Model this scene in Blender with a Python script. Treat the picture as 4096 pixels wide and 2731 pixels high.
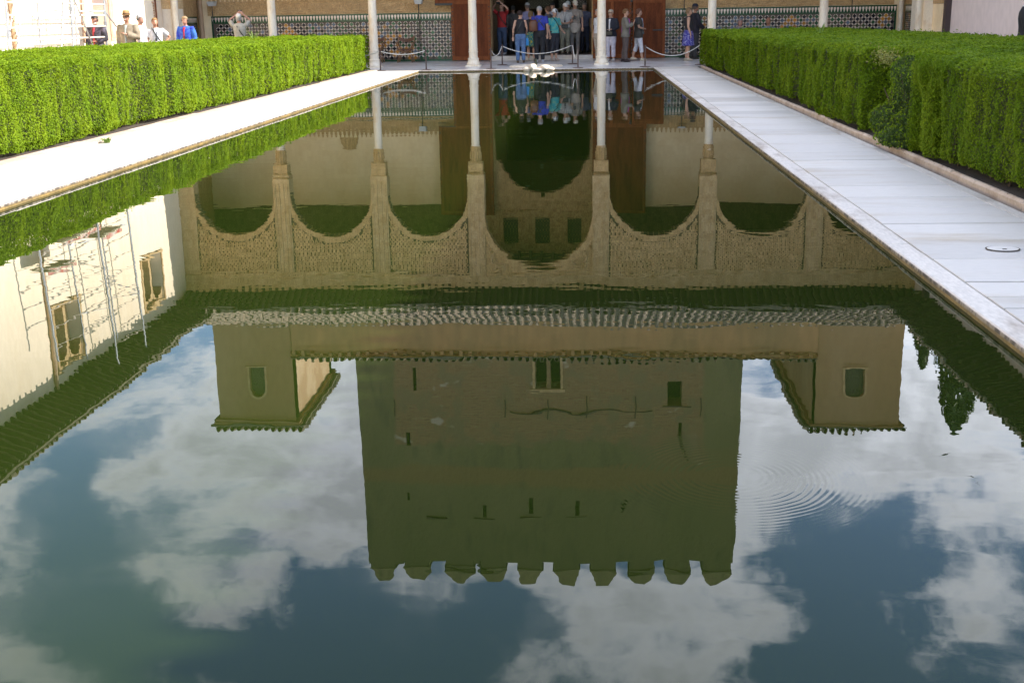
import bpy, math, random
import numpy as np
from mathutils import Vector, Matrix

random.seed(7)
np.random.seed(7)
R = math.radians
scn = bpy.context.scene
for o in list(bpy.data.objects):
    bpy.data.objects.remove(o)
col = scn.collection

# ------------------------------------------------------------------ camera
cd = bpy.data.cameras.new('camera')
cam = bpy.data.objects.new('camera', cd)
col.objects.link(cam)
cd.sensor_width = 36.0
cd.lens = 41.691
cd.clip_start = 0.05
cd.clip_end = 4000
cr = Vector((0.9980369, 0.0604966, -0.0162017))
cu = Vector((-0.0002909, 0.2631691, 0.9647497))
cf = Vector((-0.0626278, 0.9628511, -0.2626701))
CAM = Vector((1.54515, -36.69861, 1.54234))
mw = Matrix.Identity(4)
for i in range(3):
    mw[i][0] = cr[i]; mw[i][1] = cu[i]; mw[i][2] = -cf[i]; mw[i][3] = CAM[i]
cam.matrix_world = mw
scn.camera = cam

# ------------------------------------------------------------------ sky and sun
SUN_EL, SUN_AZ = 35.5, 3.0            # azimuth measured from +X towards +Y
w = bpy.data.worlds.new('World')
scn.world = w
w.use_nodes = True
nt = w.node_tree
nt.nodes.clear()
N = nt.nodes.new
L = nt.links.new
def vm(op, a, b=None):
    n = N('ShaderNodeVectorMath'); n.operation = op
    for i, v in enumerate((a, b)):
        if v is None: continue
        if isinstance(v, (tuple, list)): n.inputs[i].default_value = v
        else: L(v, n.inputs[i])
    return n
def mt(op, a, b=None, c=None, clamp=False):
    n = N('ShaderNodeMath'); n.operation = op; n.use_clamp = clamp
    for i, v in enumerate((a, b, c)):
        if v is None: continue
        if isinstance(v, (int, float)): n.inputs[i].default_value = v
        else: L(v, n.inputs[i])
    return n.outputs[0]
out = N('ShaderNodeOutputWorld')
bg = N('ShaderNodeBackground'); bg.inputs[1].default_value = 0.14
L(bg.outputs[0], out.inputs[0])
sky = N('ShaderNodeTexSky'); sky.sky_type = 'NISHITA'
sky.sun_disc = False
sky.sun_elevation = R(SUN_EL)
sky.sun_rotation = R(90 - SUN_AZ)
sky.altitude = 700
sky.dust_density = 0.35
sky.ozone_density = 2.2
tc = N('ShaderNodeTexCoord')
dirn = vm('NORMALIZE', tc.outputs['Generated']).outputs[0]
sep = N('ShaderNodeSeparateXYZ'); L(dirn, sep.inputs[0])
zc = mt('ADD', mt('MAXIMUM', sep.outputs[2], 0.0), 0.16)
cmb = N('ShaderNodeCombineXYZ')
L(mt('DIVIDE', sep.outputs[0], zc), cmb.inputs[0])
L(mt('DIVIDE', sep.outputs[1], zc), cmb.inputs[1])
cmb.inputs[2].default_value = 3.7
def fbm(vec, scale, detail, rough, dist=0.0):
    n = N('ShaderNodeTexNoise'); n.inputs['Scale'].default_value = scale
    n.inputs['Detail'].default_value = detail; n.inputs['Roughness'].default_value = rough
    n.inputs['Distortion'].default_value = dist
    L(vec, n.inputs['Vector']); return n.outputs[0]
warp = N('ShaderNodeTexNoise'); warp.inputs['Scale'].default_value = 1.6; warp.inputs['Detail'].default_value = 3
L(cmb.outputs[0], warp.inputs['Vector'])
wv = vm('MULTIPLY_ADD', warp.outputs['Color'], (0.35, 0.35, 0.0)); L(cmb.outputs[0], wv.inputs[2])
n1 = fbm(wv.outputs[0], 3.4, 10, 0.58)
n2 = fbm(wv.outputs[0], 11.0, 8, 0.6)
n3 = fbm(wv.outputs[0], 1.5, 6, 0.55)
dw = N('ShaderNodeTexNoise'); dw.inputs['Scale'].default_value = 9.0; dw.inputs['Detail'].default_value = 5; dw.inputs['Roughness'].default_value = 0.6
L(dirn, dw.inputs['Vector'])
dwv = vm('MULTIPLY_ADD', vm('SUBTRACT', dw.outputs['Color'], (0.5, 0.5, 0.5)).outputs[0], (0.20, 0.10, 0.15)); L(dirn, dwv.inputs[2])
bdir = vm('NORMALIZE', dwv.outputs[0]).outputs[0]
# cloud banks where the photograph has them (view directions), broken up by the noise
banks = [((-.333, .891, .308), 5, .5), ((-.279, .886, .369), 5.5, .95), ((-.33, .861, .389), 4.5, .6),
         ((-.205, .918, .339), 5, 1.0), ((-.233, .926, .296), 4.5, .8), ((.196, .931, .308), 5.5, .9),
         ((.261, .908, .329), 5, .9), ((.143, .915, .372), 4.2, 1.1), ((.318, .884, .352), 4, .8),
         ((.054, .869, .492), 3.2, .8), ((-.131, .876, .464), 3.4, .55), ((.191, .868, .452), 3.4, .55),
         ((.302, .851, .425), 3.6, .6), ((.36, .82, .44), 4, .6), ((-.43, .80, .461), 4, .5), ((.115, .865, .49), 3, .4), ((.17, .845, .51), 3.5, -.7), ((-.15, .85, .505), 4, -.7), ((-.47, .82, .33), 4, .5),
         ((-.40, .87, .308), 3.5, -.75), ((-.41, .83, .36), 2.6, -.5), ((-.373, .825, .428), 4.2, -.9), ((-.25, .85, .462), 3.2, -.9),
         ((-.075, .875, .478), 2.4, -.8), ((.227, .891, .393), 3.6, -1.1), ((.177, .893, .413), 3, -.8),
         ((.225, .847, .489), 3.5, -.8), ((-.318, .913, .255), 3.5, -.4), ((.304, .868, .393), 2.6, -.7)]
bias = None
for d, wdt, amt in banks:
    dl = Vector(d).normalized()
    dt = vm('DOT_PRODUCT', bdir, tuple(dl)).outputs['Value']
    mr = N('ShaderNodeMapRange'); mr.interpolation_type = 'SMOOTHSTEP'
    mr.inputs['From Min'].default_value = math.cos(R(wdt * 1.25)); mr.inputs['From Max'].default_value = 1.0
    mr.inputs['To Min'].default_value = 0; mr.inputs['To Max'].default_value = amt
    L(dt, mr.inputs['Value'])
    bias = mr.outputs[0] if bias is None else mt('ADD', bias, mr.outputs[0])
biasc = mt('MULTIPLY', mt('MINIMUM', mt('MAXIMUM', bias, -1.0), 1.0), 0.145)
dens = mt('ADD', mt('ADD', n1, mt('MULTIPLY', mt('SUBTRACT', n2, 0.5), 0.36)), biasc)
def smooth(v, a, b, lo, hi):
    q = N('ShaderNodeMapRange'); q.interpolation_type = 'SMOOTHSTEP'
    q.inputs['From Min'].default_value = a; q.inputs['From Max'].default_value = b
    q.inputs['To Min'].default_value = lo; q.inputs['To Max'].default_value = hi
    L(v, q.inputs['Value']); return q.outputs[0]
puff = smooth(dens, 0.465, 0.645, 0.0, 0.95)
veil = smooth(mt('ADD', mt('ADD', n3, biasc), mt('MULTIPLY', mt('SUBTRACT', n1, 0.5), 0.5)), 0.42, 0.75, 0.0, 0.36)
mask = mt('SUBTRACT', 1.0, mt('MULTIPLY', mt('SUBTRACT', 1.0, puff), mt('SUBTRACT', 1.0, veil)))
# thicker cloud: greyer cores, bright rims and tops
core = N('ShaderNodeMapRange'); core.inputs['From Min'].default_value = 0.55; core.inputs['From Max'].default_value = 0.80
core.inputs['To Min'].default_value = 1.22; core.inputs['To Max'].default_value = 0.80
L(mt('ADD', dens, mt('MULTIPLY', mt('SUBTRACT', n2, 0.5), 0.35)), core.inputs['Value'])
# clouds nearer the sun scatter more of its light towards the court
sdir = (math.cos(R(SUN_EL)) * math.cos(R(SUN_AZ)), math.cos(R(SUN_EL)) * math.sin(R(SUN_AZ)), math.sin(R(SUN_EL)))
sdot = mt('ADD', mt('MULTIPLY', vm('DOT_PRODUCT', dirn, sdir).outputs['Value'], 0.5), 0.5)
lobe = mt('ADD', mt('MULTIPLY', mt('MULTIPLY', sdot, sdot), 1.3), 0.52)
cloud = vm('SCALE', (6.7, 6.95, 7.7)); L(mt('MULTIPLY', core.outputs[0], lobe), cloud.inputs['Scale'])
CLOUD = cloud
mix = N('ShaderNodeMix'); mix.data_type = 'RGBA'
L(mask, mix.inputs['Factor']); L(sky.outputs[0], mix.inputs['A']); L(cloud.outputs[0], mix.inputs['B'])
L(mix.outputs['Result'], bg.inputs[0])

sl = bpy.data.lights.new('sun', 'SUN')
sl.energy = 4.2
sl.angle = R(0.53)
sl.color = (1.0, 0.93, 0.82)
so = bpy.data.objects.new('sun', sl)
col.objects.link(so)
sd = Vector((math.cos(R(SUN_EL)) * math.cos(R(SUN_AZ)), math.cos(R(SUN_EL)) * math.sin(R(SUN_AZ)), math.sin(R(SUN_EL))))
so.rotation_euler = sd.to_track_quat('Z', 'Y').to_euler()
so.location = sd * 60

scn.render.engine = 'CYCLES'
scn.view_settings.view_transform = 'Standard'
scn.view_settings.look = 'None'
scn.view_settings.exposure = 1.6
scn.view_settings.gamma = 1.0
scn.view_settings.use_curve_mapping = False
scn.cycles.max_bounces = 10
scn.cycles.diffuse_bounces = 7

# ------------------------------------------------------------------ materials
MATS = {}
def mat(name, c, rough=0.8, var=0.0, vscale=3.0, c2=None, bump=0.0, bscale=20.0, metal=0.0, stretch=(1, 1, 1), rnd=0.0, spec=0.5,
        detail=6.0, thr=(0.35, 0.7), transl=0.0, fine=0.0, coords='Position'):
    """base colour c, blotched towards c2 by noise; optional fine grain, relief and per-object value jitter"""
    m = bpy.data.materials.new(name); m.use_nodes = True
    t = m.node_tree; t.nodes.clear()
    n = t.nodes.new; l = t.links.new
    o = n('ShaderNodeOutputMaterial'); b = n('ShaderNodeBsdfPrincipled')
    b.inputs['Roughness'].default_value = rough; b.inputs['Metallic'].default_value = metal
    b.inputs['Specular IOR Level'].default_value = spec
    l(b.outputs[0], o.inputs[0])
    g = n('ShaderNodeNewGeometry'); mp = n('ShaderNodeMapping')
    mp.inputs['Scale'].default_value = stretch
    if coords == 'Position': l(g.outputs['Position'], mp.inputs['Vector'])
    else:
        tcn = n('ShaderNodeTexCoord'); l(tcn.outputs[coords], mp.inputs['Vector'])
    cur = None
    if c2 is not None:
        nz = n('ShaderNodeTexNoise'); nz.inputs['Scale'].default_value = vscale; nz.inputs['Detail'].default_value = detail
        nz.inputs['Roughness'].default_value = 0.62
        l(mp.outputs[0], nz.inputs['Vector'])
        r = n('ShaderNodeMapRange'); r.inputs['From Min'].default_value = thr[0]; r.inputs['From Max'].default_value = thr[1]
        r.interpolation_type = 'SMOOTHSTEP'; l(nz.outputs[0], r.inputs['Value'])
        mx = n('ShaderNodeMix'); mx.data_type = 'RGBA'
        mx.inputs['A'].default_value = (*c, 1); mx.inputs['B'].default_value = (*c2, 1)
        l(r.outputs[0], mx.inputs['Factor']); cur = mx.outputs['Result']
    if rnd > 0 or fine > 0:
        hs = n('ShaderNodeHueSaturation')
        if cur is None: hs.inputs['Color'].default_value = (*c, 1)
        else: l(cur, hs.inputs['Color'])
        val = None
        if rnd > 0:
            oi = n('ShaderNodeObjectInfo'); rr = n('ShaderNodeMapRange')
            rr.inputs['To Min'].default_value = 1 - rnd; rr.inputs['To Max'].default_value = 1 + rnd
            l(oi.outputs['Random'], rr.inputs['Value']); val = rr.outputs[0]
        if fine > 0:
            nf = n('ShaderNodeTexNoise'); nf.inputs['Scale'].default_value = bscale; nf.inputs['Detail'].default_value = 4
            l(mp.outputs[0], nf.inputs['Vector'])
            rf = n('ShaderNodeMapRange'); rf.inputs['From Min'].default_value = 0.3; rf.inputs['From Max'].default_value = 0.7
            rf.inputs['To Min'].default_value = 1 - fine; rf.inputs['To Max'].default_value = 1 + fine
            l(nf.outputs[0], rf.inputs['Value'])
            if val is None: val = rf.outputs[0]
            else:
                mm = n('ShaderNodeMath'); mm.operation = 'MULTIPLY'; l(val, mm.inputs[0]); l(rf.outputs[0], mm.inputs[1]); val = mm.outputs[0]
        l(val, hs.inputs['Value']); cur = hs.outputs[0]
    if cur is None: b.inputs['Base Color'].default_value = (*c, 1)
    else: l(cur, b.inputs['Base Color'])
    if bump > 0:
        nb = n('ShaderNodeTexNoise'); nb.inputs['Scale'].default_value = bscale; nb.inputs['Detail'].default_value = 5
        l(mp.outputs[0], nb.inputs['Vector'])
        bp = n('ShaderNodeBump'); bp.inputs['Strength'].default_value = bump; bp.inputs['Distance'].default_value = 0.02
        l(nb.outputs[0], bp.inputs['Height']); l(bp.outputs[0], b.inputs['Normal'])
    if transl > 0:
        tr = n('ShaderNodeBsdfTranslucent'); ms = n('ShaderNodeMixShader'); ms.inputs[0].default_value = transl
        if cur is None: tr.inputs[0].default_value = (*c, 1)
        else: l(cur, tr.inputs[0])
        l(b.outputs[0], ms.inputs[1]); l(tr.outputs[0], ms.inputs[2]); l(ms.outputs[0], o.inputs[0])
    m['bsdf'] = b.name
    MATS[name] = m
    return m

M = {}
M['slab'] = mat('marble_slab', (.53, .495, .46), .5, c2=(.40, .325, .24), vscale=1.3, stretch=(.5, 2.0, 1), thr=(.48, .80), rnd=.13, spec=.3, fine=.05, bscale=30)
M['coping'] = mat('coping_stone', (.56, .51, .46), .55, c2=(.33, .27, .22), vscale=2.2, stretch=(2.5, .7, 2), thr=(.46, .72), rnd=.08, fine=.12, bscale=26, bump=.15)
M['lichen'] = mat('lichened_edge', (.30, .25, .20), .8, c2=(.085, .07, .06), vscale=14, stretch=(1, 1, .4), thr=(.40, .58), detail=4)
M['algae'] = mat('stained_pool_wall', (.15, .11, .05), .6, c2=(.25, .17, .06), vscale=3, fine=.25, bscale=30)
M['kerb'] = mat('terracotta_kerb', (.50, .40, .32), .8, c2=(.36, .26, .19), vscale=3, rnd=.1, fine=.1, bscale=40)
M['soil'] = mat('dark_soil', (.06, .04, .028), .95, c2=(.03, .022, .015), vscale=6, bump=.5, bscale=60)
M['paving'] = mat('court_paving', (.62, .59, .55), .5, c2=(.48, .44, .38), vscale=1.2, fine=.08, bscale=15)
M['floor'] = mat('portico_marble_floor', (.66, .66, .67), .22, c2=(.52, .49, .47), vscale=1.4, fine=.06, bscale=12)
M['ground'] = mat('dry_ground', (.25, .2, .14), .95, c2=(.16, .15, .08), vscale=.2)
M['wwall'] = mat('cream_plaster', (.88, .76, .58), .85, c2=(.82, .68, .48), vscale=.55, thr=(.45, .8), fine=.05, bscale=9, stretch=(1, 1, .5))
M['ewall'] = mat('pinkish_plaster', (.70, .58, .53), .85, c2=(.54, .42, .35), vscale=.6, thr=(.5, .85), fine=.06, bscale=5, stretch=(1, 1, .6))
M['carved'] = mat('carved_stucco', (.52, .345, .165), .85, c2=(.39, .245, .105), vscale=5, fine=.28, bscale=26, bump=.6)
M['carved_light'] = mat('carved_stucco_light', (.56, .40, .215), .85, c2=(.44, .29, .135), vscale=4, fine=.2, bscale=24, bump=.4)
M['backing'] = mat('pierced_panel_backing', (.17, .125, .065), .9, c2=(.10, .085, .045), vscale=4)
M['plaster'] = mat('old_plaster', (.82, .66, .42), .85, c2=(.73, .56, .33), vscale=.9, fine=.05, bscale=8)
M['ochre'] = mat('ochre_wall', (.50, .295, .135), .9, c2=(.39, .25, .12), vscale=.7, fine=.1, bscale=5, stretch=(1, 1, .35), thr=(.4, .75))
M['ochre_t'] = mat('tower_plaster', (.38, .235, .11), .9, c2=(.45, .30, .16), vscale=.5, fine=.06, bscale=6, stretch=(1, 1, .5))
M['wood'] = mat('dark_door_wood', (.15, .044, .016), .75, c2=(.085, .025, .010), vscale=2.2, spec=.15, stretch=(3, 3, .5), fine=.25, bscale=28)
M['wood_edge'] = mat('red_brown_wood', (.22, .07, .024), .7, c2=(.14, .044, .016), vscale=3, spec=.15, stretch=(3, 3, .5), fine=.15, bscale=30)
M['eave'] = mat('eave_timber', (.055, .042, .026), .8, c2=(.035, .026, .016), vscale=3, rnd=.2)
M['dwood'] = mat('dark_carved_timber', (.11, .07, .035), .8, c2=(.065, .042, .02), vscale=4, fine=.3, bscale=22)
M['rtile'] = mat('old_roof_tile', (.27, .20, .14), .9, c2=(.13, .12, .09), vscale=6, rnd=.28, fine=.2, bscale=30)
M['rpan'] = mat('roof_pan_tiles', (.13, .11, .08), .95, c2=(.2, .17, .12), vscale=5)
M['column'] = mat('white_marble_column', (.74, .66, .53), .4, c2=(.57, .41, .25), vscale=1.5, stretch=(3, 3, 1), thr=(.48, .78), fine=.07, bscale=14)
M['rail'] = mat('scaffold_metal', (.36, .37, .39), .42, metal=.6, c2=(.26, .26, .27), vscale=3)
M['rail_b'] = mat('scaffold_cream_rung', (.50, .44, .38), .5)
M['board'] = mat('scaffold_board', (.24, .23, .15), .8, c2=(.15, .15, .10), vscale=4)
M['post'] = mat('brown_iron', (.09, .055, .05), .5, c2=(.06, .035, .03), vscale=9)
M['rope'] = mat('pale_rope', (.55, .53, .49), .9, fine=.15, bscale=80)
M['chair'] = mat('chair_wood', (.22, .11, .045), .5, c2=(.13, .06, .025), vscale=8)
M['leather'] = mat('brown_leather', (.10, .035, .015), .45)
M['lamp'] = mat('lamp_grey', (.50, .51, .50), .5)
M['black'] = mat('black_iron', (.02, .022, .02), .45)
M['rock'] = mat('pale_marble_block', (.74, .66, .55), .6, c2=(.55, .45, .34), vscale=5, bump=.4, bscale=14)
M['bronze'] = mat('green_bronze', (.07, .075, .04), .5)
M['brickw'] = mat('door_arch_brick', (.55, .36, .24), .85, c2=(.42, .26, .16), vscale=6, rnd=.2)
M['glaze_g'] = mat('green_glaze', (.012, .06, .022), .25, rnd=.3)
TILE = {'black': mat('black_tile', (.012, .012, .016), .22, rnd=.4), 'green': mat('green_tile', (.022, .085, .035), .22, rnd=.35),
        'olive': mat('olive_tile', (.055, .075, .03), .25, rnd=.3), 'blue': mat('blue_tile', (.095, .125, .17), .25, rnd=.3),
        'ochre': mat('ochre_tile', (.40, .185, .03), .25, rnd=.3), 'brown': mat('brown_tile', (.07, .045, .035), .25, rnd=.3)}
M['strip'] = mat('white_tile_strip', (.82, .71, .59), .35, c2=(.66, .51, .40), vscale=9)
M['grout'] = mat('dado_grout', (.10, .075, .055), .8)
M['star'] = mat('small_brown_star', (.22, .11, .05), .4)
M['ledge'] = mat('weathered_ledge', (.12, .09, .05), .9, c2=(.08, .06, .035), vscale=4)
M['hfloor'] = mat('dim_hall_floor', (.14, .10, .07), .5, c2=(.09, .065, .045), vscale=2)
M['strip_r'] = mat('red_toe_board', (.45, .08, .05), .6, c2=(.6, .55, .5), vscale=3)
M['sunlit_side'] = mat('sunlit_tan_plaster', (.50, .33, .19), .9, c2=(.62, .46, .29), vscale=.6, thr=(.45, .6))  # lighter copy of the tower plaster, sunlight put into its colour
M['iron'] = mat('pale_lattice', (.30, .29, .24), .8)
M['dark'] = mat('dark_opening', (.02, .018, .015), .9)
M['lat'] = mat('window_lattice', (.12, .105, .07), .8)
M['pipe'] = mat('drain_pipe', (.05, .03, .028), .5)
M['pipe2'] = mat('copper_pipe', (.42, .28, .17), .6)

# the great tower: plaster with a patch of bare brick and rubble that has its own outline
def tower_mat():
    m = bpy.data.materials.new('tower_masonry'); m.use_nodes = True
    t = m.node_tree; n = t.nodes.new; l = t.links.new; b = t.nodes['Principled BSDF']
    b.inputs['Roughness'].default_value = .92
    g = n('ShaderNodeNewGeometry'); sp = n('ShaderNodeSeparateXYZ'); l(g.outputs['Position'], sp.inputs[0])
    def math_(op, a, bb=None):
        q = n('ShaderNodeMath'); q.operation = op
        for i, v in enumerate((a, bb)):
            if v is None: continue
            if isinstance(v, (int, float)): q.inputs[i].default_value = v
            else: l(v, q.inputs[i])
        return q.outputs[0]
    def noise(s, d=5, st=(1, 1, 1), r=.6):
        mp = n('ShaderNodeMapping'); mp.inputs['Scale'].default_value = st; l(g.outputs['Position'], mp.inputs[0])
        z = n('ShaderNodeTexNoise'); z.inputs['Scale'].default_value = s; z.inputs['Detail'].default_value = d; z.inputs['Roughness'].default_value = r
        l(mp.outputs[0], z.inputs['Vector']); return z.outputs[0]
    def ramp(v, a, bb, lo=0, hi=1):
        q = n('ShaderNodeMapRange'); q.inputs['From Min'].default_value = a; q.inputs['From Max'].default_value = bb
        q.inputs['To Min'].default_value = lo; q.inputs['To Max'].default_value = hi; l(v, q.inputs['Value']); return q.outputs[0]
    def mixc(f, a, bb):
        q = n('ShaderNodeMix'); q.data_type = 'RGBA'
        for k, v in (('A', a), ('B', bb)):
            if isinstance(v, tuple): q.inputs[k].default_value = (*v, 1)
            else: l(v, q.inputs[k])
        l(f, q.inputs['Factor']); return q.outputs['Result']
    X, Z = sp.outputs[0], sp.outputs[2]
    wob = math_('MULTIPLY', math_('SUBTRACT', noise(.7), .5), 1.6)
    ax = math_('ABSOLUTE', math_('ADD', X, .1))
    inx = ramp(math_('ADD', ax, math_('MULTIPLY', wob, .25)), 6.45, 6.6, 1, 0)
    inz = ramp(math_('ADD', Z, wob), 15.9, 16.1, 1, 0)
    brick = math_('MULTIPLY', inx, inz)
    plaster = mixc(ramp(noise(.5, 6, (1, 1, .5)), .35, .7), (.20, .175, .08), (.25, .21, .105))
    plaster = mixc(ramp(noise(1.8, 6, (1, 1, .25)), .52, .75), plaster, (.135, .12, .07))
    band = mixc(ramp(math_('ADD', math_('ABSOLUTE', math_('SUBTRACT', Z, 17.45)), math_('MULTIPLY', wob, .5)), .3, .5, .75, 0), plaster, (.29, .18, .08))
    bt = n('ShaderNodeTexBrick'); bt.inputs['Scale'].default_value = 3.2; bt.inputs['Mortar Size'].default_value = .03
    bt.inputs['Color1'].default_value = (.31, .185, .095, 1); bt.inputs['Color2'].default_value = (.25, .155, .08, 1); bt.inputs['Mortar'].default_value = (.32, .225, .12, 1)
    bt.inputs['Row Height'].default_value = .22; bt.inputs['Brick Width'].default_value = .8
    cb = n('ShaderNodeCombineXYZ'); l(X, cb.inputs[0]); l(Z, cb.inputs[1]); l(cb.outputs[0], bt.inputs['Vector'])
    rub = mixc(ramp(noise(.9, 4), .5, .58), bt.outputs['Color'], (.25, .185, .10))
    rub = mixc(ramp(noise(.55, 3, (1, 1, 1.6)), .62, .66), rub, (.47, .40, .30))
    c = mixc(brick, band, rub)
    l(c, b.inputs['Base Color'])
    bp = n('ShaderNodeBump'); bp.inputs['Strength'].default_value = .5; bp.inputs['Distance'].default_value = .06
    l(noise(4, 6), bp.inputs['Height']); l(bp.outputs[0], b.inputs['Normal'])
    return m
M['tower'] = tower_mat()

# ------------------------------------------------------------------ mesh and object helpers
class MB:
    def __init__(s): s.v = []; s.f = []; s.m = []
    def add(s, vs, fs, mi=0):
        o = len(s.v); s.v += [tuple(p) for p in vs]
        for f in fs: s.f.append(tuple(i + o for i in f)); s.m.append(mi)
    def quad(s, a, b, c, d, mi=0): s.add((a, b, c, d), ((0, 1, 2, 3),), mi)
    def box(s, x0, x1, y0, y1, z0, z1, mi=0):
        s.add([(x0, y0, z0), (x1, y0, z0), (x1, y1, z0), (x0, y1, z0), (x0, y0, z1), (x1, y0, z1), (x1, y1, z1), (x0, y1, z1)],
              [(3, 2, 1, 0), (4, 5, 6, 7), (0, 1, 5, 4), (1, 2, 6, 5), (2, 3, 7, 6), (3, 0, 4, 7)], mi)
    def bbox(s, x0, x1, y0, y1, z0, z1, b=.01, mi=0):
        """box with chamfered top edges"""
        v = [(x0, y0, z0), (x1, y0, z0), (x1, y1, z0), (x0, y1, z0), (x0, y0, z1 - b), (x1, y0, z1 - b), (x1, y1, z1 - b), (x0, y1, z1 - b),
             (x0 + b, y0 + b, z1), (x1 - b, y0 + b, z1), (x1 - b, y1 - b, z1), (x0 + b, y1 - b, z1)]
        f = [(3, 2, 1, 0), (8, 9, 10, 11)]
        for a, c in ((0, 4), (4, 8)):
            for i in range(4): f.append((a + i, a + (i + 1) % 4, c + (i + 1) % 4, c + i))
        s.add(v, f, mi)
    def bar(s, a, b, w, h, up=(0, 0, 1), mi=0):
        a, b = Vector(a), Vector(b); d = (b - a).normalized(); up = Vector(up)
        r = d.cross(up)
        if r.length < 1e-4: r = d.cross(Vector((1, 0, 0)))
        r.normalize(); u = r.cross(d)
        vs = []
        for p in (a, b):
            for i, j in ((-1, -1), (1, -1), (1, 1), (-1, 1)): vs.append(p + r * (w / 2 * i) + u * (h / 2 * j))
        s.add(vs, [(3, 2, 1, 0), (4, 5, 6, 7), (0, 1, 5, 4), (1, 2, 6, 5), (2, 3, 7, 6), (3, 0, 4, 7)], mi)
    def tube(s, pts, rad, n=8, mi=0, cap=True):
        pts = [Vector(p) for p in pts]
        rs = rad if isinstance(rad, (list, tuple)) else [rad] * len(pts)
        o = len(s.v); prev = None
        for i, p in enumerate(pts):
            d = (pts[min(i + 1, len(pts) - 1)] - pts[max(i - 1, 0)]).normalized()
            if prev is None:
                r = d.cross(Vector((0, 0, 1)))
                if r.length < 1e-3: r = Vector((1, 0, 0))
            else: r = prev - d * prev.dot(d)
            r.normalize(); prev = r; u = d.cross(r)
            for k in range(n):
                t = 2 * math.pi * k / n
                s.v.append(tuple(p + (r * math.cos(t) + u * math.sin(t)) * rs[i]))
        for i in range(len(pts) - 1):
            for k in range(n):
                k2 = (k + 1) % n
                s.f.append((o + i * n + k, o + i * n + k2, o + (i + 1) * n + k2, o + (i + 1) * n + k)); s.m.append(mi)
        if cap:
            s.f.append(tuple(o + k for k in reversed(range(n)))); s.m.append(mi)
            s.f.append(tuple(o + (len(pts) - 1) * n + k for k in range(n))); s.m.append(mi)
    def loft(s, rings, n=12, mi=0):
        """rings: (cx, cy, cz, rx, ry[, power]) stacked along z-ish"""
        o = len(s.v)
        for r in rings:
            cx_, cy_, cz_, rx, ry = r[:5]
            for k in range(n):
                t = 2 * math.pi * k / n
                s.v.append((cx_ + math.cos(t) * rx, cy_ + math.sin(t) * ry, cz_ + (r[5] * math.sin(t) if len(r) > 5 else 0)))
        for i in range(len(rings) - 1):
            for k in range(n):
                k2 = (k + 1) % n
                s.f.append((o + i * n + k, o + i * n + k2, o + (i + 1) * n + k2, o + (i + 1) * n + k)); s.m.append(mi)
        s.f.append(tuple(o + k for k in reversed(range(n)))); s.m.append(mi)
        s.f.append(tuple(o + (len(rings) - 1) * n + k for k in range(n))); s.m.append(mi)
    def lathe(s, cx_, cy_, prof, n=20, mi=0):
        s.loft([(cx_, cy_, z, r, r) for r, z in prof], n, mi)
    def build(s, name, mats, parent=None, smooth=False, angle=None):
        me = bpy.data.meshes.new(name)
        me.from_pydata(s.v, [], s.f)
        if not isinstance(mats, (list, tuple)): mats = [mats]
        for m_ in mats: me.materials.append(m_)
        if len(mats) > 1: me.polygons.foreach_set('material_index', s.m)
        if smooth: me.polygons.foreach_set('use_smooth', [True] * len(me.polygons))
        me.update()
        if angle is not None: me.set_sharp_from_angle(angle=R(angle))
        o = bpy.data.objects.new(name, me); col.objects.link(o)
        if parent is not None: o.parent = parent
        return o
def tag(o, label, cat, group=None):
    o['label'] = label; o['category'] = cat
    if group: o['group'] = group
    return o
def struct(o): o['kind'] = 'structure'; return o
def stuff(o): o['kind'] = 'stuff'; return o
def thing(name, label, cat, loc=(0, 0, 0), rz=0.0, group=None):
    o = bpy.data.objects.new(name, None); col.objects.link(o); o.location = loc; o.rotation_euler = (0, 0, rz)
    o.empty_display_size = .2
    return tag(o, label, cat, group)
def inst(name, me, parent, loc, rot=(0, 0, 0), scale=None):
    o = bpy.data.objects.new(name, me); col.objects.link(o); o.parent = parent; o.location = loc; o.rotation_euler = rot
    if scale: o.scale = scale
    return o
def copy_tree(o, parent=None):
    c = o.copy(); col.objects.link(c)
    if parent is not None: c.parent = parent
    for ch in list(o.children): copy_tree(ch, c)
    return c
def mesh_of(mb, name, mats, smooth=False, angle=None):
    o = mb.build(name, mats, None, smooth, angle); me = o.data; bpy.data.objects.remove(o); return me

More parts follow.
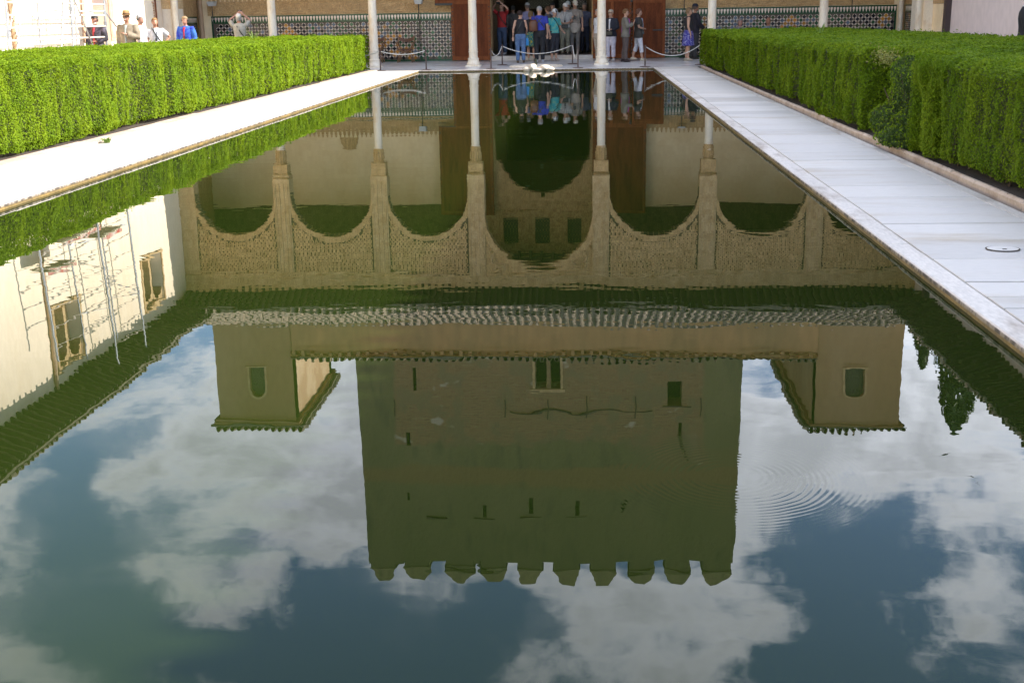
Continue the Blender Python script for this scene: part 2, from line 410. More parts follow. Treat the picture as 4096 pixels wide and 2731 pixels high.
def wall_holes(mb, P, u0, u1, z0, z1, holes, th, mi=0, mi_rev=0, back=True):
    """wall sheet in (u, z), thickness th, with rectangular holes and real reveals; P(u, z, d) maps to the world"""
    us = sorted({u0, u1, *[h[0] for h in holes], *[h[1] for h in holes]})
    zs = sorted({z0, z1, *[h[2] for h in holes], *[h[3] for h in holes]})
    def inside(u, z): return any(h[0] < u < h[1] and h[2] < z < h[3] for h in holes)
    for i in range(len(us) - 1):
        for j in range(len(zs) - 1):
            if inside((us[i] + us[i + 1]) / 2, (zs[j] + zs[j + 1]) / 2): continue
            for d in ((0, th) if back else (0,)):
                mb.quad(P(us[i], zs[j], d), P(us[i + 1], zs[j], d), P(us[i + 1], zs[j + 1], d), P(us[i], zs[j + 1], d), mi)
    for (a, b, c, d) in holes:
        mb.quad(P(a, c, 0), P(a, d, 0), P(a, d, th), P(a, c, th), mi_rev); mb.quad(P(b, c, 0), P(b, d, 0), P(b, d, th), P(b, c, th), mi_rev)
        mb.quad(P(a, d, 0), P(b, d, 0), P(b, d, th), P(a, d, th), mi_rev); mb.quad(P(a, c, 0), P(b, c, 0), P(b, c, th), P(a, c, th), mi_rev)
    mb.quad(P(u0, z1, 0), P(u1, z1, 0), P(u1, z1, th), P(u0, z1, th), mi)
    mb.quad(P(u0, z0, 0), P(u0, z1, 0), P(u0, z1, th), P(u0, z0, th), mi); mb.quad(P(u1, z0, 0), P(u1, z1, 0), P(u1, z1, th), P(u1, z0, th), mi)
def spandrel(mb, P, ul, ur, zsp, ztop, curve, d0, d1, mi=0):
    """fills the corners between an arch curve [(u, z)...] (left to right) and the rectangle above it, with an intrados"""
    for k in range(len(curve) - 1):
        (a, za), (b, zb) = curve[k], curve[k + 1]
        for d in (d0, d1): mb.quad(P(a, za, d), P(b, zb, d), P(b, ztop, d), P(a, ztop, d), mi)
        mb.quad(P(a, za, d0), P(b, zb, d0), P(b, zb, d1), P(a, za, d1), mi)
def semi(ul, ur, zc, top, n=16):
    c = (ul + ur) / 2; r = (ur - ul) / 2; h = top - zc
    return [(c - r * math.cos(math.pi * k / n), zc + h * math.sin(math.pi * k / n)) for k in range(n + 1)]
def lattice(mb, P, inside, u0, u1, z0, z1, pu, pz, t, d0, d1, mi=0):
    """pierced screen: overlapping diamond frames on a staggered grid"""
    rows = int((z1 - z0) / (pz / 2)); cols = int((u1 - u0) / pu)
    for j in range(rows + 1):
        for i in range(cols + 1):
            cu_ = u0 + i * pu + (pu / 2 if j % 2 else 0); cz_ = z0 + j * pz / 2
            if not inside(cu_, cz_): continue
            O = [(pu / 2, 0), (0, pz / 2), (-pu / 2, 0), (0, -pz / 2)]; I = [(x * (1 - t), z * (1 - t)) for x, z in O]
            for k in range(4):
                a, b = O[k], O[(k + 1) % 4]; c, d = I[(k + 1) % 4], I[k]
                mb.quad(P(cu_ + a[0], cz_ + a[1], d0), P(cu_ + b[0], cz_ + b[1], d0), P(cu_ + c[0], cz_ + c[1], d0), P(cu_ + d[0], cz_ + d[1], d0), mi)
                mb.quad(P(cu_ + d[0], cz_ + d[1], d0), P(cu_ + c[0], cz_ + c[1], d0), P(cu_ + c[0], cz_ + c[1], d1), P(cu_ + d[0], cz_ + d[1], d1), mi)
def vnoise(x, y, seed=0):
    """smooth value noise on numpy arrays"""
    xi = np.floor(x).astype(np.int64); yi = np.floor(y).astype(np.int64); fx = x - xi; fy = y - yi
    fx = fx * fx * (3 - 2 * fx); fy = fy * fy * (3 - 2 * fy)
    def h(a, b):
        k = (a * 374761393 + b * 668265263 + seed * 974634) & 0xffffffff
        k = ((k ^ (k >> 13)) * 1274126177) & 0xffffffff
        return ((k ^ (k >> 16)) & 0xffff) / 65535.0
    return (h(xi, yi) * (1 - fx) + h(xi + 1, yi) * fx) * (1 - fy) + (h(xi, yi + 1) * (1 - fx) + h(xi + 1, yi + 1) * fx) * fy

# ================================================================== GROUND, POOL, PAVING
HW, Y0, Y1 = 3.55, 0.0, -34.6        # pool half width, far edge, near edge
HC = 0.051                            # coping height above the water
mb = MB()
GZ = 0.0
for (a, b, c, d) in ((-600, -HW - .2, -600, 900), (HW + .2, 600, -600, 900), (-HW - .2, HW + .2, Y0 + .2, 900), (-HW - .2, HW + .2, -600, Y1 - .2)):
    mb.quad((a, c, GZ), (b, c, GZ), (b, d, GZ), (a, d, GZ))
struct(mb.build('ground', M['ground']))

# court paving behind the hedges, along the wings and behind the camera
mb = MB()
for (a, b, c, d) in ((-11.98, -5.12, Y1 - 6, .32), (5.08, 12.2, Y1 - 6, .32), (-5.12, 5.08, Y1 - 6, Y1 - .16)):
    mb.quad((a, c, .045), (b, c, .045), (b, d, .045), (a, d, .045))
struct(mb.build('court_pavement', M['paving']))
# portico floor, rising slightly to the back wall
mb = MB()
mb.quad((-12.0, .16, .052), (12.25, .16, .052), (12.25, 1.2, .075), (-12.0, 1.2, .075))
mb.quad((-12.0, 1.2, .075), (12.25, 1.2, .075), (12.25, 5.42, .155), (-12.0, 5.42, .155))
struct(mb.build('portico_floor', M['floor']))
def floor_z(y):
    if y < .3: return .05
    if y < 1.2: return .052 + (y - .16) / 1.04 * .023
    if y < 5.3: return .075 + (y - 1.2) / 4.22 * .08
    return .30

pool = bpy.data.objects.new('pool_basin', None); col.objects.link(pool); pool.location = (0, 0, 0); struct(pool)
mb = MB()
for s in (-1, 1):
    x = s * (HW + .003)
    mb.quad((x, Y1, -.8), (x, Y0, -.8), (x, Y0, .036), (x, Y1, .036))
mb.quad((-HW - .003, Y0 + .003, -.8), (HW + .003, Y0 + .003, -.8), (HW + .003, Y0 + .003, .036), (-HW - .003, Y0 + .003, .036))
mb.quad((-HW - .012, Y1 - .012, -.8), (HW + .012, Y1 - .012, -.8), (HW + .012, Y1 - .012, .03), (-HW - .012, Y1 - .012, .03))
mb.quad((-HW - .1, Y1 - .1, -.78), (HW + .1, Y1 - .1, -.78), (HW + .1, Y0 + .1, -.78), (-HW - .1, Y0 + .1, -.78))
mb.build('basin_wall', M['algae'], pool)
mb = MB()
for s in (-1, 1):
    a, b = sorted((s * (HW - .004), s * (HW + .010)))
    mb.bbox(a, b, Y1, Y0, .024, HC - .009, .002)
mb.bbox(-HW, HW, Y0 - .004, Y0 + .01, .024, HC - .009, .002)
mb.build('lichened_edge', M['lichen'], pool)
def coping_stone(x0, x1, y0, y1, tilt=0):
    mb = MB(); j = random.uniform(-.003, .003)
    mb.bbox(x0, x1, y0 + .003, y1 - .003, .034, HC + j, .006)
    mb.build('coping_stone', M['coping'], pool)
known_r = [-27.774, -28.743, -29.056, -31.43]
for s in (-1, 1):
    y = Y0 + .145
    cuts = [y]
    while y > Y1 - .1:
        y -= random.uniform(.9, 1.7); cuts.append(max(y, Y1 - .1))
    if s > 0:
        cuts = [c for c in cuts if c > -26.9 or c < -32.2] + [-27.774, -28.743, -29.056, -31.43]
        cuts.sort(reverse=True)
    for a, b in zip(cuts[:-1], cuts[1:]):
        if a - b < .05: continue
        if s > 0: coping_stone(HW, HW + .148, b, a)
        else: coping_stone(-HW - .152, -HW, b, a)
x = -HW + .004
while x < HW - .01:
    x2 = min(x + random.uniform(.9, 1.5), HW - .004)
    if HW - x2 < .4: x2 = HW - .004
    coping_stone(x, x2, Y0, Y0 + .145); x = x2
x = -HW + .004
while x < HW - .01:
    x2 = min(x + 1.2, HW - .004); coping_stone(x, x2, Y1 - .15, Y1); x = x2

# water: a dark dielectric sheet, calm swell in the relief and one set of rings
def water_mat():
    m = bpy.data.materials.new('pool_water'); m.use_nodes = True
    t = m.node_tree; n = t.nodes.new; l = t.links.new; b = t.nodes['Principled BSDF']
    b.inputs['Base Color'].default_value = (.0115, .0195, .0028, 1); b.inputs['Roughness'].default_value = 0.0
    b.inputs['IOR'].default_value = 1.333; b.inputs['Specular IOR Level'].default_value = .5
    g = n('ShaderNodeNewGeometry')
    def ma(op, a, bb=None, cc=None):
        q = n('ShaderNodeMath'); q.operation = op
        for i, v in enumerate((a, bb, cc)):
            if v is None: continue
            if isinstance(v, (int, float)): q.inputs[i].default_value = v
            else: l(v, q.inputs[i])
        return q.outputs[0]
    def noise(sc, st, det, rough=.5):
        mp = n('ShaderNodeMapping'); mp.inputs['Scale'].default_value = st; l(g.outputs['Position'], mp.inputs[0])
        z = n('ShaderNodeTexNoise'); z.inputs['Scale'].default_value = sc; z.inputs['Detail'].default_value = det; z.inputs['Roughness'].default_value = rough
        l(mp.outputs[0], z.inputs['Vector']); return z.outputs[0]
    swell = ma('MULTIPLY', noise(.8, (.8, 1.0, 1), 1), .0016)
    rip = ma('MULTIPLY', noise(3.2, (.55, 1.0, 1), 2), .00075)
    fine = ma('MULTIPLY', noise(13, (.7, 1.0, 1), 1), .00008)
    # patches of breeze: mostly farther out
    patch = n('ShaderNodeMapRange'); patch.inputs['From Min'].default_value = .42; patch.inputs['From Max'].default_value = .68
    patch.inputs['To Min'].default_value = .35; patch.inputs['To Max'].default_value = 1.5
    l(noise(.45, (.5, 1, 1), 2), patch.inputs['Value'])
    h = ma('ADD', swell, ma('MULTIPLY', ma('ADD', rip, fine), patch.outputs[0]))
    vs = n('ShaderNodeVectorMath'); vs.operation = 'DISTANCE'; l(g.outputs['Position'], vs.inputs[0]); vs.inputs[1].default_value = (2.05, -32.815, 0)
    r = vs.outputs['Value']
    win = n('ShaderNodeMapRange'); win.interpolation_type = 'SMOOTHSTEP'
    win.inputs['From Min'].default_value = .56; win.inputs['From Max'].default_value = .12; l(r, win.inputs['Value'])
    win2 = n('ShaderNodeMapRange'); win2.interpolation_type = 'SMOOTHSTEP'
    win2.inputs['From Min'].default_value = .05; win2.inputs['From Max'].default_value = .22; l(r, win2.inputs['Value'])
    ring = ma('MULTIPLY', ma('SINE', ma('MULTIPLY', ma('ADD', r, ma('MULTIPLY', noise(7, (1, 1, 1), 2), .022)), ma('ADD', 190, ma('MULTIPLY', r, 130)))), ma('MULTIPLY', noise(5, (1, 1, 1), 1), .00014))
    ring = ma('MULTIPLY', ma('MULTIPLY', ring, win.outputs[0]), win2.outputs[0])
    h = ma('ADD', h, ring)
    bp = n('ShaderNodeBump'); bp.inputs['Strength'].default_value = 1; bp.inputs['Distance'].default_value = 1
    l(h, bp.inputs['Height']); l(bp.outputs[0], b.inputs['Normal'])
    return m
M['water'] = water_mat()
mb = MB(); mb.quad((-HW - .002, Y1 - .011, 0), (HW + .002, Y1 - .011, 0), (HW + .002, Y0 + .002, 0), (-HW - .002, Y0 + .002, 0))
struct(mb.build('pool_water', M['water']))

# marble walks: every slab a piece
def slab_walk(name, x0, x1, cuts, z):
    root = bpy.data.objects.new(name, None); col.objects.link(root); root.location = ((x0 + x1) / 2, -17, 0); struct(root)
    mbb = MB(); mbb.box(x0 - root.location.x, x1 - root.location.x, Y1 + 17, .3 + 17, -.02, z - .022); mbb.build('bedding', M['soil'], root)
    for a, b in zip(cuts[:-1], cuts[1:]):
        mb = MB(); h = z + random.uniform(-.002, .002); g = random.choice([.012, .016, .02]) if x0 < 0 and b < -12 else random.choice([.006, .009, .013]) if (b > -19 or x0 < 0) else random.choice([.010, .014, .020])
        mb.bbox(x0 - root.location.x + .003, x1 - root.location.x - .003, b + 17 + g, a + 17 - g, z - .024, h, .003)
        mb.build('slab', M['slab'], root)
    return root
cr_cuts = [.30]
y = .30
while y > -19.2:
    y -= random.choice([.45, .6, .75, .9, 1.1]) * random.uniform(.9, 1.1); cr_cuts.append(y)
cr_cuts = [c for c in cr_cuts if c > -19.9] + [-20.526, -21.254, -22.3, -23.293, -24.0, -24.665, -25.978, -26.676, -27.2, -27.975, -28.636, -29.278, -29.947, -30.325, -30.59, -31.2, -31.9, -32.5, -33.3, -34.0, -34.74]
walk_r = slab_walk('right_walk', HW + .15, 4.75, cr_cuts, HC + .003)
cl_cuts = [.30]; y = .30
while y > Y1:
    y -= random.choice([.5, .7, .9, 1.2, 1.4]) * random.uniform(.9, 1.1); cl_cuts.append(max(y, Y1 - .14))
walk_l = slab_walk('left_walk', -4.82, -HW - .154, cl_cuts, HC + .003)
# round stone plug with a worn rim, and its finger hole
mb = MB()
n_ = 28
ring_o = [(4.225 + .108 * math.cos(2 * math.pi * k / n_), -28.985 + .095 * math.sin(2 * math.pi * k / n_)) for k in range(n_)]
ring_i = [(4.225 + .098 * math.cos(2 * math.pi * k / n_), -28.985 + .085 * math.sin(2 * math.pi * k / n_)) for k in range(n_)]
for k in range(n_):
    a, b = ring_o[k], ring_o[(k + 1) % n_]; c, d = ring_i[(k + 1) % n_], ring_i[k]
    mb.quad((*a, HC + .0085), (*b, HC + .0085), (*c, HC + .0085), (*d, HC + .0085), 0)
mb.add([(*p, HC + .0102) for p in ring_i], [tuple(range(n_))], 1)
mb.box(4.215, 4.24, -29.02, -29.005, HC + .0104, HC + .0125, 0)
o = mb.build('drain_plug', [M['soil'], M['slab']], None); o.parent = walk_r; o.matrix_parent_inverse = Matrix.Translation(-walk_r.location)

# border strip, channel and terracotta kerb on the right; kerb on the left
rk = bpy.data.objects.new('right_kerb', None); col.objects.link(rk); struct(rk)
mb = MB(); mb.box(4.867, 4.963, Y1, .1, -.03, .004); mb.build('channel', M['soil'], rk)
y = .1
while y > Y1:
    y2 = max(y - random.uniform(.7, 1.3), Y1)
    mb = MB(); mb.bbox(4.753, 4.865, y2 + .002, y - .002, .0, HC + .002, .006); mb.build('border_stone', M['coping'], rk); y = y2
y = .1
while y > Y1:
    y2 = max(y - random.uniform(1.2, 2.2), Y1); j = random.uniform(-.006, .006)
    mb = MB(); mb.bbox(4.965 + j * .5, 5.03, y2 + .003, y - .003, -.03, .092 + j, .02); mb.build('kerb_stone', M['kerb'], rk); y = y2
lk = bpy.data.objects.new('left_kerb', None); col.objects.link(lk); struct(lk)
y = .1
while y > Y1:
    y2 = max(y - random.uniform(1.0, 2.0), Y1); j = random.uniform(-.006, .006)
    mb = MB(); mb.bbox(-5.09, -4.825 + j, y2 + .003, y - .003, -.03, .078 + j, .015); mb.build('kerb_stone', M['kerb'], lk); y = y2
mb = MB()
for a, b in ((-9.0, -5.09), (5.03, 9.0)):
    mb.quad((a, Y1, .07), (b, Y1, .07), (b, .35, .07), (a, .35, .07))
struct(mb.build('hedge_bed', M['soil']))

# ------------------------------------------------------------------ clipped myrtle hedges
def leaf_mat(name, c, c2, tr=.35):
    m = mat(name, c, .6, c2=c2, vscale=2.1, transl=tr, thr=(.35, .68), spec=.12, detail=8, fine=.42, bscale=30)
    return m
M['leaf'] = leaf_mat('myrtle_leaf', (.122, .205, .006), (.185, .265, .008), .42)
M['leaf_r'] = leaf_mat('myrtle_leaf_right', (.115, .195, .007), (.18, .26, .010), .42)
M['leaf_d'] = mat('old_dark_leaf', (.046, .082, .020), .6, c2=(.085, .125, .03), vscale=6, spec=.1, transl=.25, fine=.3, bscale=30)
M['core'] = mat('hedge_inside', (.035, .05, .014), .95, c2=(.06, .06, .025), vscale=5)
M['stem'] = mat('hedge_stem', (.07, .045, .03), .9)

def leaves_mesh(name, P, Nrm, size, m, jit=.55, up=.25):
    """one folded leaf (two triangles) at each point, facing roughly along Nrm"""
    n = len(P)
    nr = Nrm + np.random.normal(0, jit, (n, 3)); nr[:, 2] += up
    nr /= np.linalg.norm(nr, axis=1)[:, None]
    t = np.random.normal(0, 1, (n, 3)); t -= nr * (t * nr).sum(1)[:, None]; t /= np.linalg.norm(t, axis=1)[:, None]
    b = np.cross(nr, t)
    s = (size * np.random.uniform(.7, 1.3, n))[:, None]
    v = np.empty((n, 4, 3))
    v[:, 0] = P - t * s * .9; v[:, 1] = P + b * s * .42 + nr * s * .12; v[:, 2] = P + t * s * .9; v[:, 3] = P - b * s * .42 + nr * s * .12
    me = bpy.data.meshes.new(name)
    me.vertices.add(4 * n); me.vertices.foreach_set('co', v.reshape(-1))
    me.loops.add(4 * n); me.loops.foreach_set('vertex_index', np.arange(4 * n, dtype=np.int32))
    me.polygons.add(n); me.polygons.foreach_set('loop_start', np.arange(0, 4 * n, 4, dtype=np.int32))
    me.update(calc_edges=True); me.validate()
    me.materials.append(m)
    o = bpy.data.objects.new(name, me); col.objects.link(o)
    return o

def clump(a, b, seed, g=1.0):
    """depth of the clipped face: upright clumps with dark creases between them"""
    return (vnoise(a * 3.1, b * .75, seed) - .5) * .085 + (vnoise(a * 8.5, b * 3.2, seed + 1) - .5) * .055 + (vnoise(a * 1.0, b * .6, seed + 2) - .5) * .10

def hedge(name, label, sgn, xf, xb, ya, yb, ztop, seed, dens=1.0, leaf='leaf', gap=None, zb=.075, rough=1.15):
    """xf: face towards the pool, xb: back, ya (near) < yb (far). sgn: +1 when the face looks to +X"""
    root = thing(name, label, 'hedge', ((xf + xb) / 2, (ya + yb) / 2, .07))
    off = np.array(root.location)
    # inner mass that stops light, following the same relief a little deeper
    mb = MB()
    nx, nyy = 4, int((yb - ya) / .35)
    rr = .22
    x0, x1 = sorted((xf - sgn * rr, xb + sgn * rr))
    ys = np.linspace(ya + rr, yb - rr, nyy + 1)
    for i in range(nyy):
        y_a, y_b = ys[i], ys[i + 1]
        if gap and y_b > gap[0] - .22 and y_a < gap[1] + .22:
            xx = sorted((xf - sgn * gap[2], xb + sgn * rr))
        else: xx = (x0, x1)
        mb.box(xx[0] - off[0], xx[1] - off[0], y_a - off[1], y_b - off[1] - .0005, .14 - off[2], ztop - .16 - off[2])
    mb.build('branch_mass', M['core'], root)
    pts, nrm, siz = [], [], []
    def emit(P, Nv, s): pts.append(P); nrm.append(Nv); siz.append(s)
    camp = np.array(CAM)
    # front face in strips so that far strips get fewer, larger leaves
    edges = np.arange(ya, yb + .01, 1.0)
    for a in edges[:-1]:
        b = min(a + 1.0, yb)
        dist = math.hypot(xf - camp[0], (a + b) / 2 - camp[1])
        s = min(max(.00105 * dist, .013), .036)
        n = int(1.9 * dens * (b - a) * (ztop - zb) / (s * s * .76) * .9)
        yy = np.random.uniform(a, b, n); zz = np.random.uniform(zb, ztop, n) ** 1.0
        zz = zb + (ztop - zb) * np.random.beta(1.05, 1.0, n)
        d = clump(yy, zz, seed) * rough
        edge = np.clip((zz - (ztop - .12)) / .12, 0, 1) ** 2 * .10 + np.clip((zb + .16 - zz) / .16, 0, 1) ** 2 * .07
        low = zz < zb + .075 * vnoise(yy * 2.6, yy * 0, seed + 5) ** 2
        x = xf - sgn * (edge + np.abs(np.random.normal(0, .022, n)) + .02 - d)
        keep = (~low) & (np.random.rand(n) < np.clip(1.0 + d * 5, .3, 1))
        if gap is not None: keep &= ~((yy > gap[0]) & (yy < gap[1]))
        P = np.stack([x, yy, zz], 1)[keep]; Nv = np.tile(np.array([sgn * 1.0, 0, .25]), (len(P), 1))
        emit(P, Nv, np.full(len(P), s))
        # top of the hedge
        s2 = s * 1.25
        n = int(1.5 * dens * (b - a) * abs(xb - xf) / (s2 * s2 * .76))
        yy = np.random.uniform(a, b, n); xx = np.random.uniform(min(xf, xb), max(xf, xb), n)
        rel = (vnoise(xx * 1.6, yy * 1.6, seed + 7) - .5) * .09 + (vnoise(xx * 6, yy * 6, seed + 8) - .5) * .045
        edge = np.clip((.12 - np.abs(xx - xf)) / .12, 0, 1) ** 2 * .09
        zz = ztop - .02 + rel - edge - np.abs(np.random.normal(0, .025, n)) + (np.random.rand(n) > .995) * np.random.uniform(.02, .09, n)
        keep = np.ones(n, bool)
        if gap is not None: keep &= ~((yy > gap[0]) & (yy < gap[1]) & (np.abs(xx - xf) < gap[2]))
        P = np.stack([xx, yy, zz], 1)[keep]
        emit(P, np.tile(np.array([0, -.25, 1.0]), (len(P), 1)), np.full(len(P), s2))
    # end faces
    for yend, sg in ((yb, 1), (ya, -1)):
        dist = abs(yend - camp[1]); s = min(max(.0013 * dist, .015), .045)
        n = int(1.7 * abs(xb - xf) * (ztop - zb) / (s * s * .76))
        xx = np.random.uniform(min(xf, xb), max(xf, xb), n); zz = np.random.uniform(zb, ztop, n)
        d = clump(xx, zz, seed + 3)
        P = np.stack([xx, yend - sg * (.04 - d + np.abs(np.random.normal(0, .03, n))), zz], 1)
        emit(P, np.tile(np.array([0, sg * 1.0, .2]), (n, 1)), np.full(n, s))
    # walls of the notch
    if gap is not None:
        for yend, sg in ((gap[0], 1), (gap[1], -1)):
            n = int(9000 * gap[2])
            xx = xf - sgn * np.random.uniform(0, gap[2], n); zz = np.random.uniform(zb, ztop, n)
            d = clump(xx, zz, seed + 9)
            P = np.stack([xx, yend + sg * (d * 1.5 + np.random.normal(0, .03, n)), zz], 1)
            emit(P, np.tile(np.array([0, sg * 1.0, .2]), (n, 1)), np.full(n, .021))
        n = int(5200 * (gap[1] - gap[0]))
        yy = np.random.uniform(gap[0], gap[1], n); zz = np.random.uniform(zb, ztop, n)
        P = np.stack([xf - sgn * (gap[2] - clump(yy, zz, seed + 4) * 1.5), yy, zz], 1)
        emit(P, np.tile(np.array([sgn * 1.0, 0, .2]), (n, 1)), np.full(n, .021))
    # back face, thinner
    n = int(900 * (yb - ya))
    yy = np.random.uniform(ya, yb, n); zz = np.random.uniform(zb, ztop, n)
    P = np.stack([np.full(n, xb) + np.random.normal(0, .03, n), yy, zz], 1)
    emit(P, np.tile(np.array([-sgn * 1.0, 0, .2]), (n, 1)), np.full(n, .045))
    P = np.concatenate(pts) - off; Nv = np.concatenate(nrm); S = np.concatenate(siz)
    o = leaves_mesh('foliage', P, Nv, S, M[leaf]); o.parent = root; stuff(o)
    # bare stems under the skirt
    mb = MB()
    y = ya + .1
    while y < yb:
        x = xf - sgn * random.uniform(.18, .30)
        mb.tube([(x - off[0], y - off[1], .05 - off[2]), (x - sgn * .03 - off[0], y + random.uniform(-.05, .05) - off[1], .20 - off[2]), (x - off[0], y + random.uniform(-.1, .1) - off[1], .42 - off[2])], [.016, .013, .01], 5)
        y += random.uniform(.18, .42)
    stuff(mb.build('stems', M['stem'], root))
    return root
hedge('myrtle_hedge', 'long clipped bright green hedge along the left marble walk in full sun', 1, -5.16, -9.2, -33.5, .62, 1.12, 11)
hedge('myrtle_hedge', 'long clipped hedge along the right marble walk with a dark notch in it', -1, 5.0, 8.75, -33.0, .55, 1.12, 43, leaf='leaf_r', gap=(-23.6, -21.2, .40), zb=.10, rough=1.7)

# unclipped dark shrub growing in the notch, leaning out over the kerb
root = thing('dark_shrub', 'dark grey green unclipped shrub filling the notch of the right hedge', 'shrub', (5.22, -22.45, .07))
n = 24000
c = np.array([[.24, .50, .42], [.12, -.35, .55], [.02, -.72, .25], [.14, .1, .78], [-.06, .05, .25], [-.16, -.75, .12], [.36, .8, .3], [.34, .75, .75], [.14, -.7, .8]]); rr = np.array([[.26, .42, .32], [.28, .5, .36], [.25, .42, .2], [.24, .45, .2], [.25, .55, .18], [.25, .35, .12], [.3, .35, .3], [.24, .4, .22], [.24, .4, .2]])
k = np.random.randint(0, len(c), n); v = np.random.normal(0, 1, (n, 3)); v /= np.linalg.norm(v, axis=1)[:, None]
P = c[k] + v * rr[k] * (np.random.uniform(.5, 1.18, n) ** .6)[:, None]
P = P[P[:, 2] > .03]; Nn = np.random.normal(0, .4, (len(P), 3)); Nn[:, 0] -= .6
o = leaves_mesh('foliage', P, Nn, np.full(len(P), .020), M['leaf_d'], jit=.9); o.parent = root; stuff(o)
mb = MB()
for _ in range(34):
    a = Vector((random.uniform(.0, .3), random.uniform(-.8, .8), 0)); b = a + Vector((random.uniform(-.3, .1), random.uniform(-.3, .3), random.uniform(.25, .9)))
    mb.tube([a, (a + b) / 2 + Vector((random.uniform(-.06, .06), random.uniform(-.06, .06), 0)), b], [.014, .01, .005], 5)
stuff(mb.build('branches', M['stem'], root))
n = 5200
k = np.random.randint(0, len(c), n); v = np.random.normal(0, 1, (n, 3)); v /= np.linalg.norm(v, axis=1)[:, None]
q = np.clip((vnoise(v[:, 0] * 3 + k * 7, v[:, 2] * 3 + v[:, 1] * 3, 77) - .35) * 2, .2, 1)
P = c[k] + v * rr[k] * (1.12 + .16 * q)[:, None]; P = P[P[:, 2] > .06]
o = leaves_mesh('young_shoots', P, np.random.normal(0, .5, (len(P), 3)) + np.array([-.6, -.3, .3]), np.full(len(P), .019), M['leaf_r'], jit=.7); o.parent = root; stuff(o)
# yellow-tipped sprays at the top of the notch
M['leaf_y'] = mat('yellow_tip_leaf', (.20, .23, .03), .5, c2=(.27, .24, .05), vscale=8, transl=.35)
n = 520
P = np.stack([np.random.normal(-.02, .06, n), np.random.choice([1.2, .75], n) + np.random.normal(0, .11, n), np.random.normal(.95, .05, n)], 1)
o = leaves_mesh('tip_foliage', P, np.tile(np.array([-.5, -.3, .6]), (n, 1)), np.full(n, .019), M['leaf_y'], jit=.8); o.parent = root; stuff(o)

# long grass blades escaping from the hedges, and a weed on the left walk
def sprig(loc, label, n, h, m, spread=.05, name='weed', cat='weed'):
    t = thing(name, label, cat, loc)
    mb = MB()
    for _ in range(n):
        a = random.uniform(0, 6.28); l_ = h * random.uniform(.5, 1); d = Vector((math.cos(a), math.sin(a), 0))
        p0 = d * random.uniform(0, spread); p1 = p0 + d * l_ * .35 + Vector((0, 0, l_ * .7)); p2 = p0 + d * l_ * .75 + Vector((0, 0, l_))
        s_ = Vector((-d.y, d.x, 0)) * (.006 + h * .02)
        mb.add([p0 - s_, p0 + s_, p1 + s_, p1 - s_, p2], [(0, 1, 2, 3), (3, 2, 4)])
    stuff(mb.build('leaves', m, t)); return t
M['weed'] = mat('weed_leaf', (.14, .22, .03), .5, transl=.3)
sprig((-4.74, -21.35, .055), 'small green weed growing on the left marble walk beside the hedge', 60, .07, M['weed'], .06)
sprig((-7.7, -3.2, 1.1), 'pale grass tuft sticking up from the left hedge below the photographing man', 9, .28, M['weed'], .1, 'grass_tuft', 'grass tuft')
sprig((6.75, -9.0, 1.1), 'long grass blades sticking out of the top of the right hedge', 7, .26, M['weed'], .12, 'grass_tuft', 'grass tuft')

# clippings dropped along both walks and specks drifting on the water
def scatter(name, label, pts, size, m, cat):
    P = np.array(pts); o0 = P.mean(0); P = P - o0
    o = leaves_mesh(name, P, np.tile(np.array([0, 0, 1.0]), (len(P), 1)), np.full(len(P), size), m, jit=.25, up=1.0)
    o.location = o0; tag(o, label, cat); stuff(o)
pts = [(-4.80 + abs(random.gauss(0, .10)), random.uniform(-27, .2), HC + .012) for _ in range(420)]
pts += [(random.uniform(-4.75, -3.75), random.uniform(-27, .2), HC + .012) for _ in range(50)]
scatter('hedge_clippings', 'fallen green leaves along the foot of the left hedge', pts, .011, M['leaf_d'], 'leaves')
M['dry'] = mat('dry_leaf', (.10, .055, .03), .8, c2=(.06, .035, .02), vscale=20)
pts = [(5.03 - abs(random.gauss(0, .04)), random.uniform(-31, .2), .098) for _ in range(900)]
scatter('dry_leaf_litter', 'brown leaf litter on the kerb under the right hedge', pts, .013, M['dry'], 'leaves')
M['speck'] = mat('pale_speck', (.45, .38, .28), .7)
pts = [(random.uniform(-2.4, .6), -abs(random.gauss(0, 2.2)) - .1, .004) for _ in range(34)] + [(random.uniform(-3.4, 3.4), random.uniform(-25, -3), .004) for _ in range(40)]
scatter('floating_specks', 'tiny pale specks drifting on the pool water', pts, .009, M['speck'], 'debris')

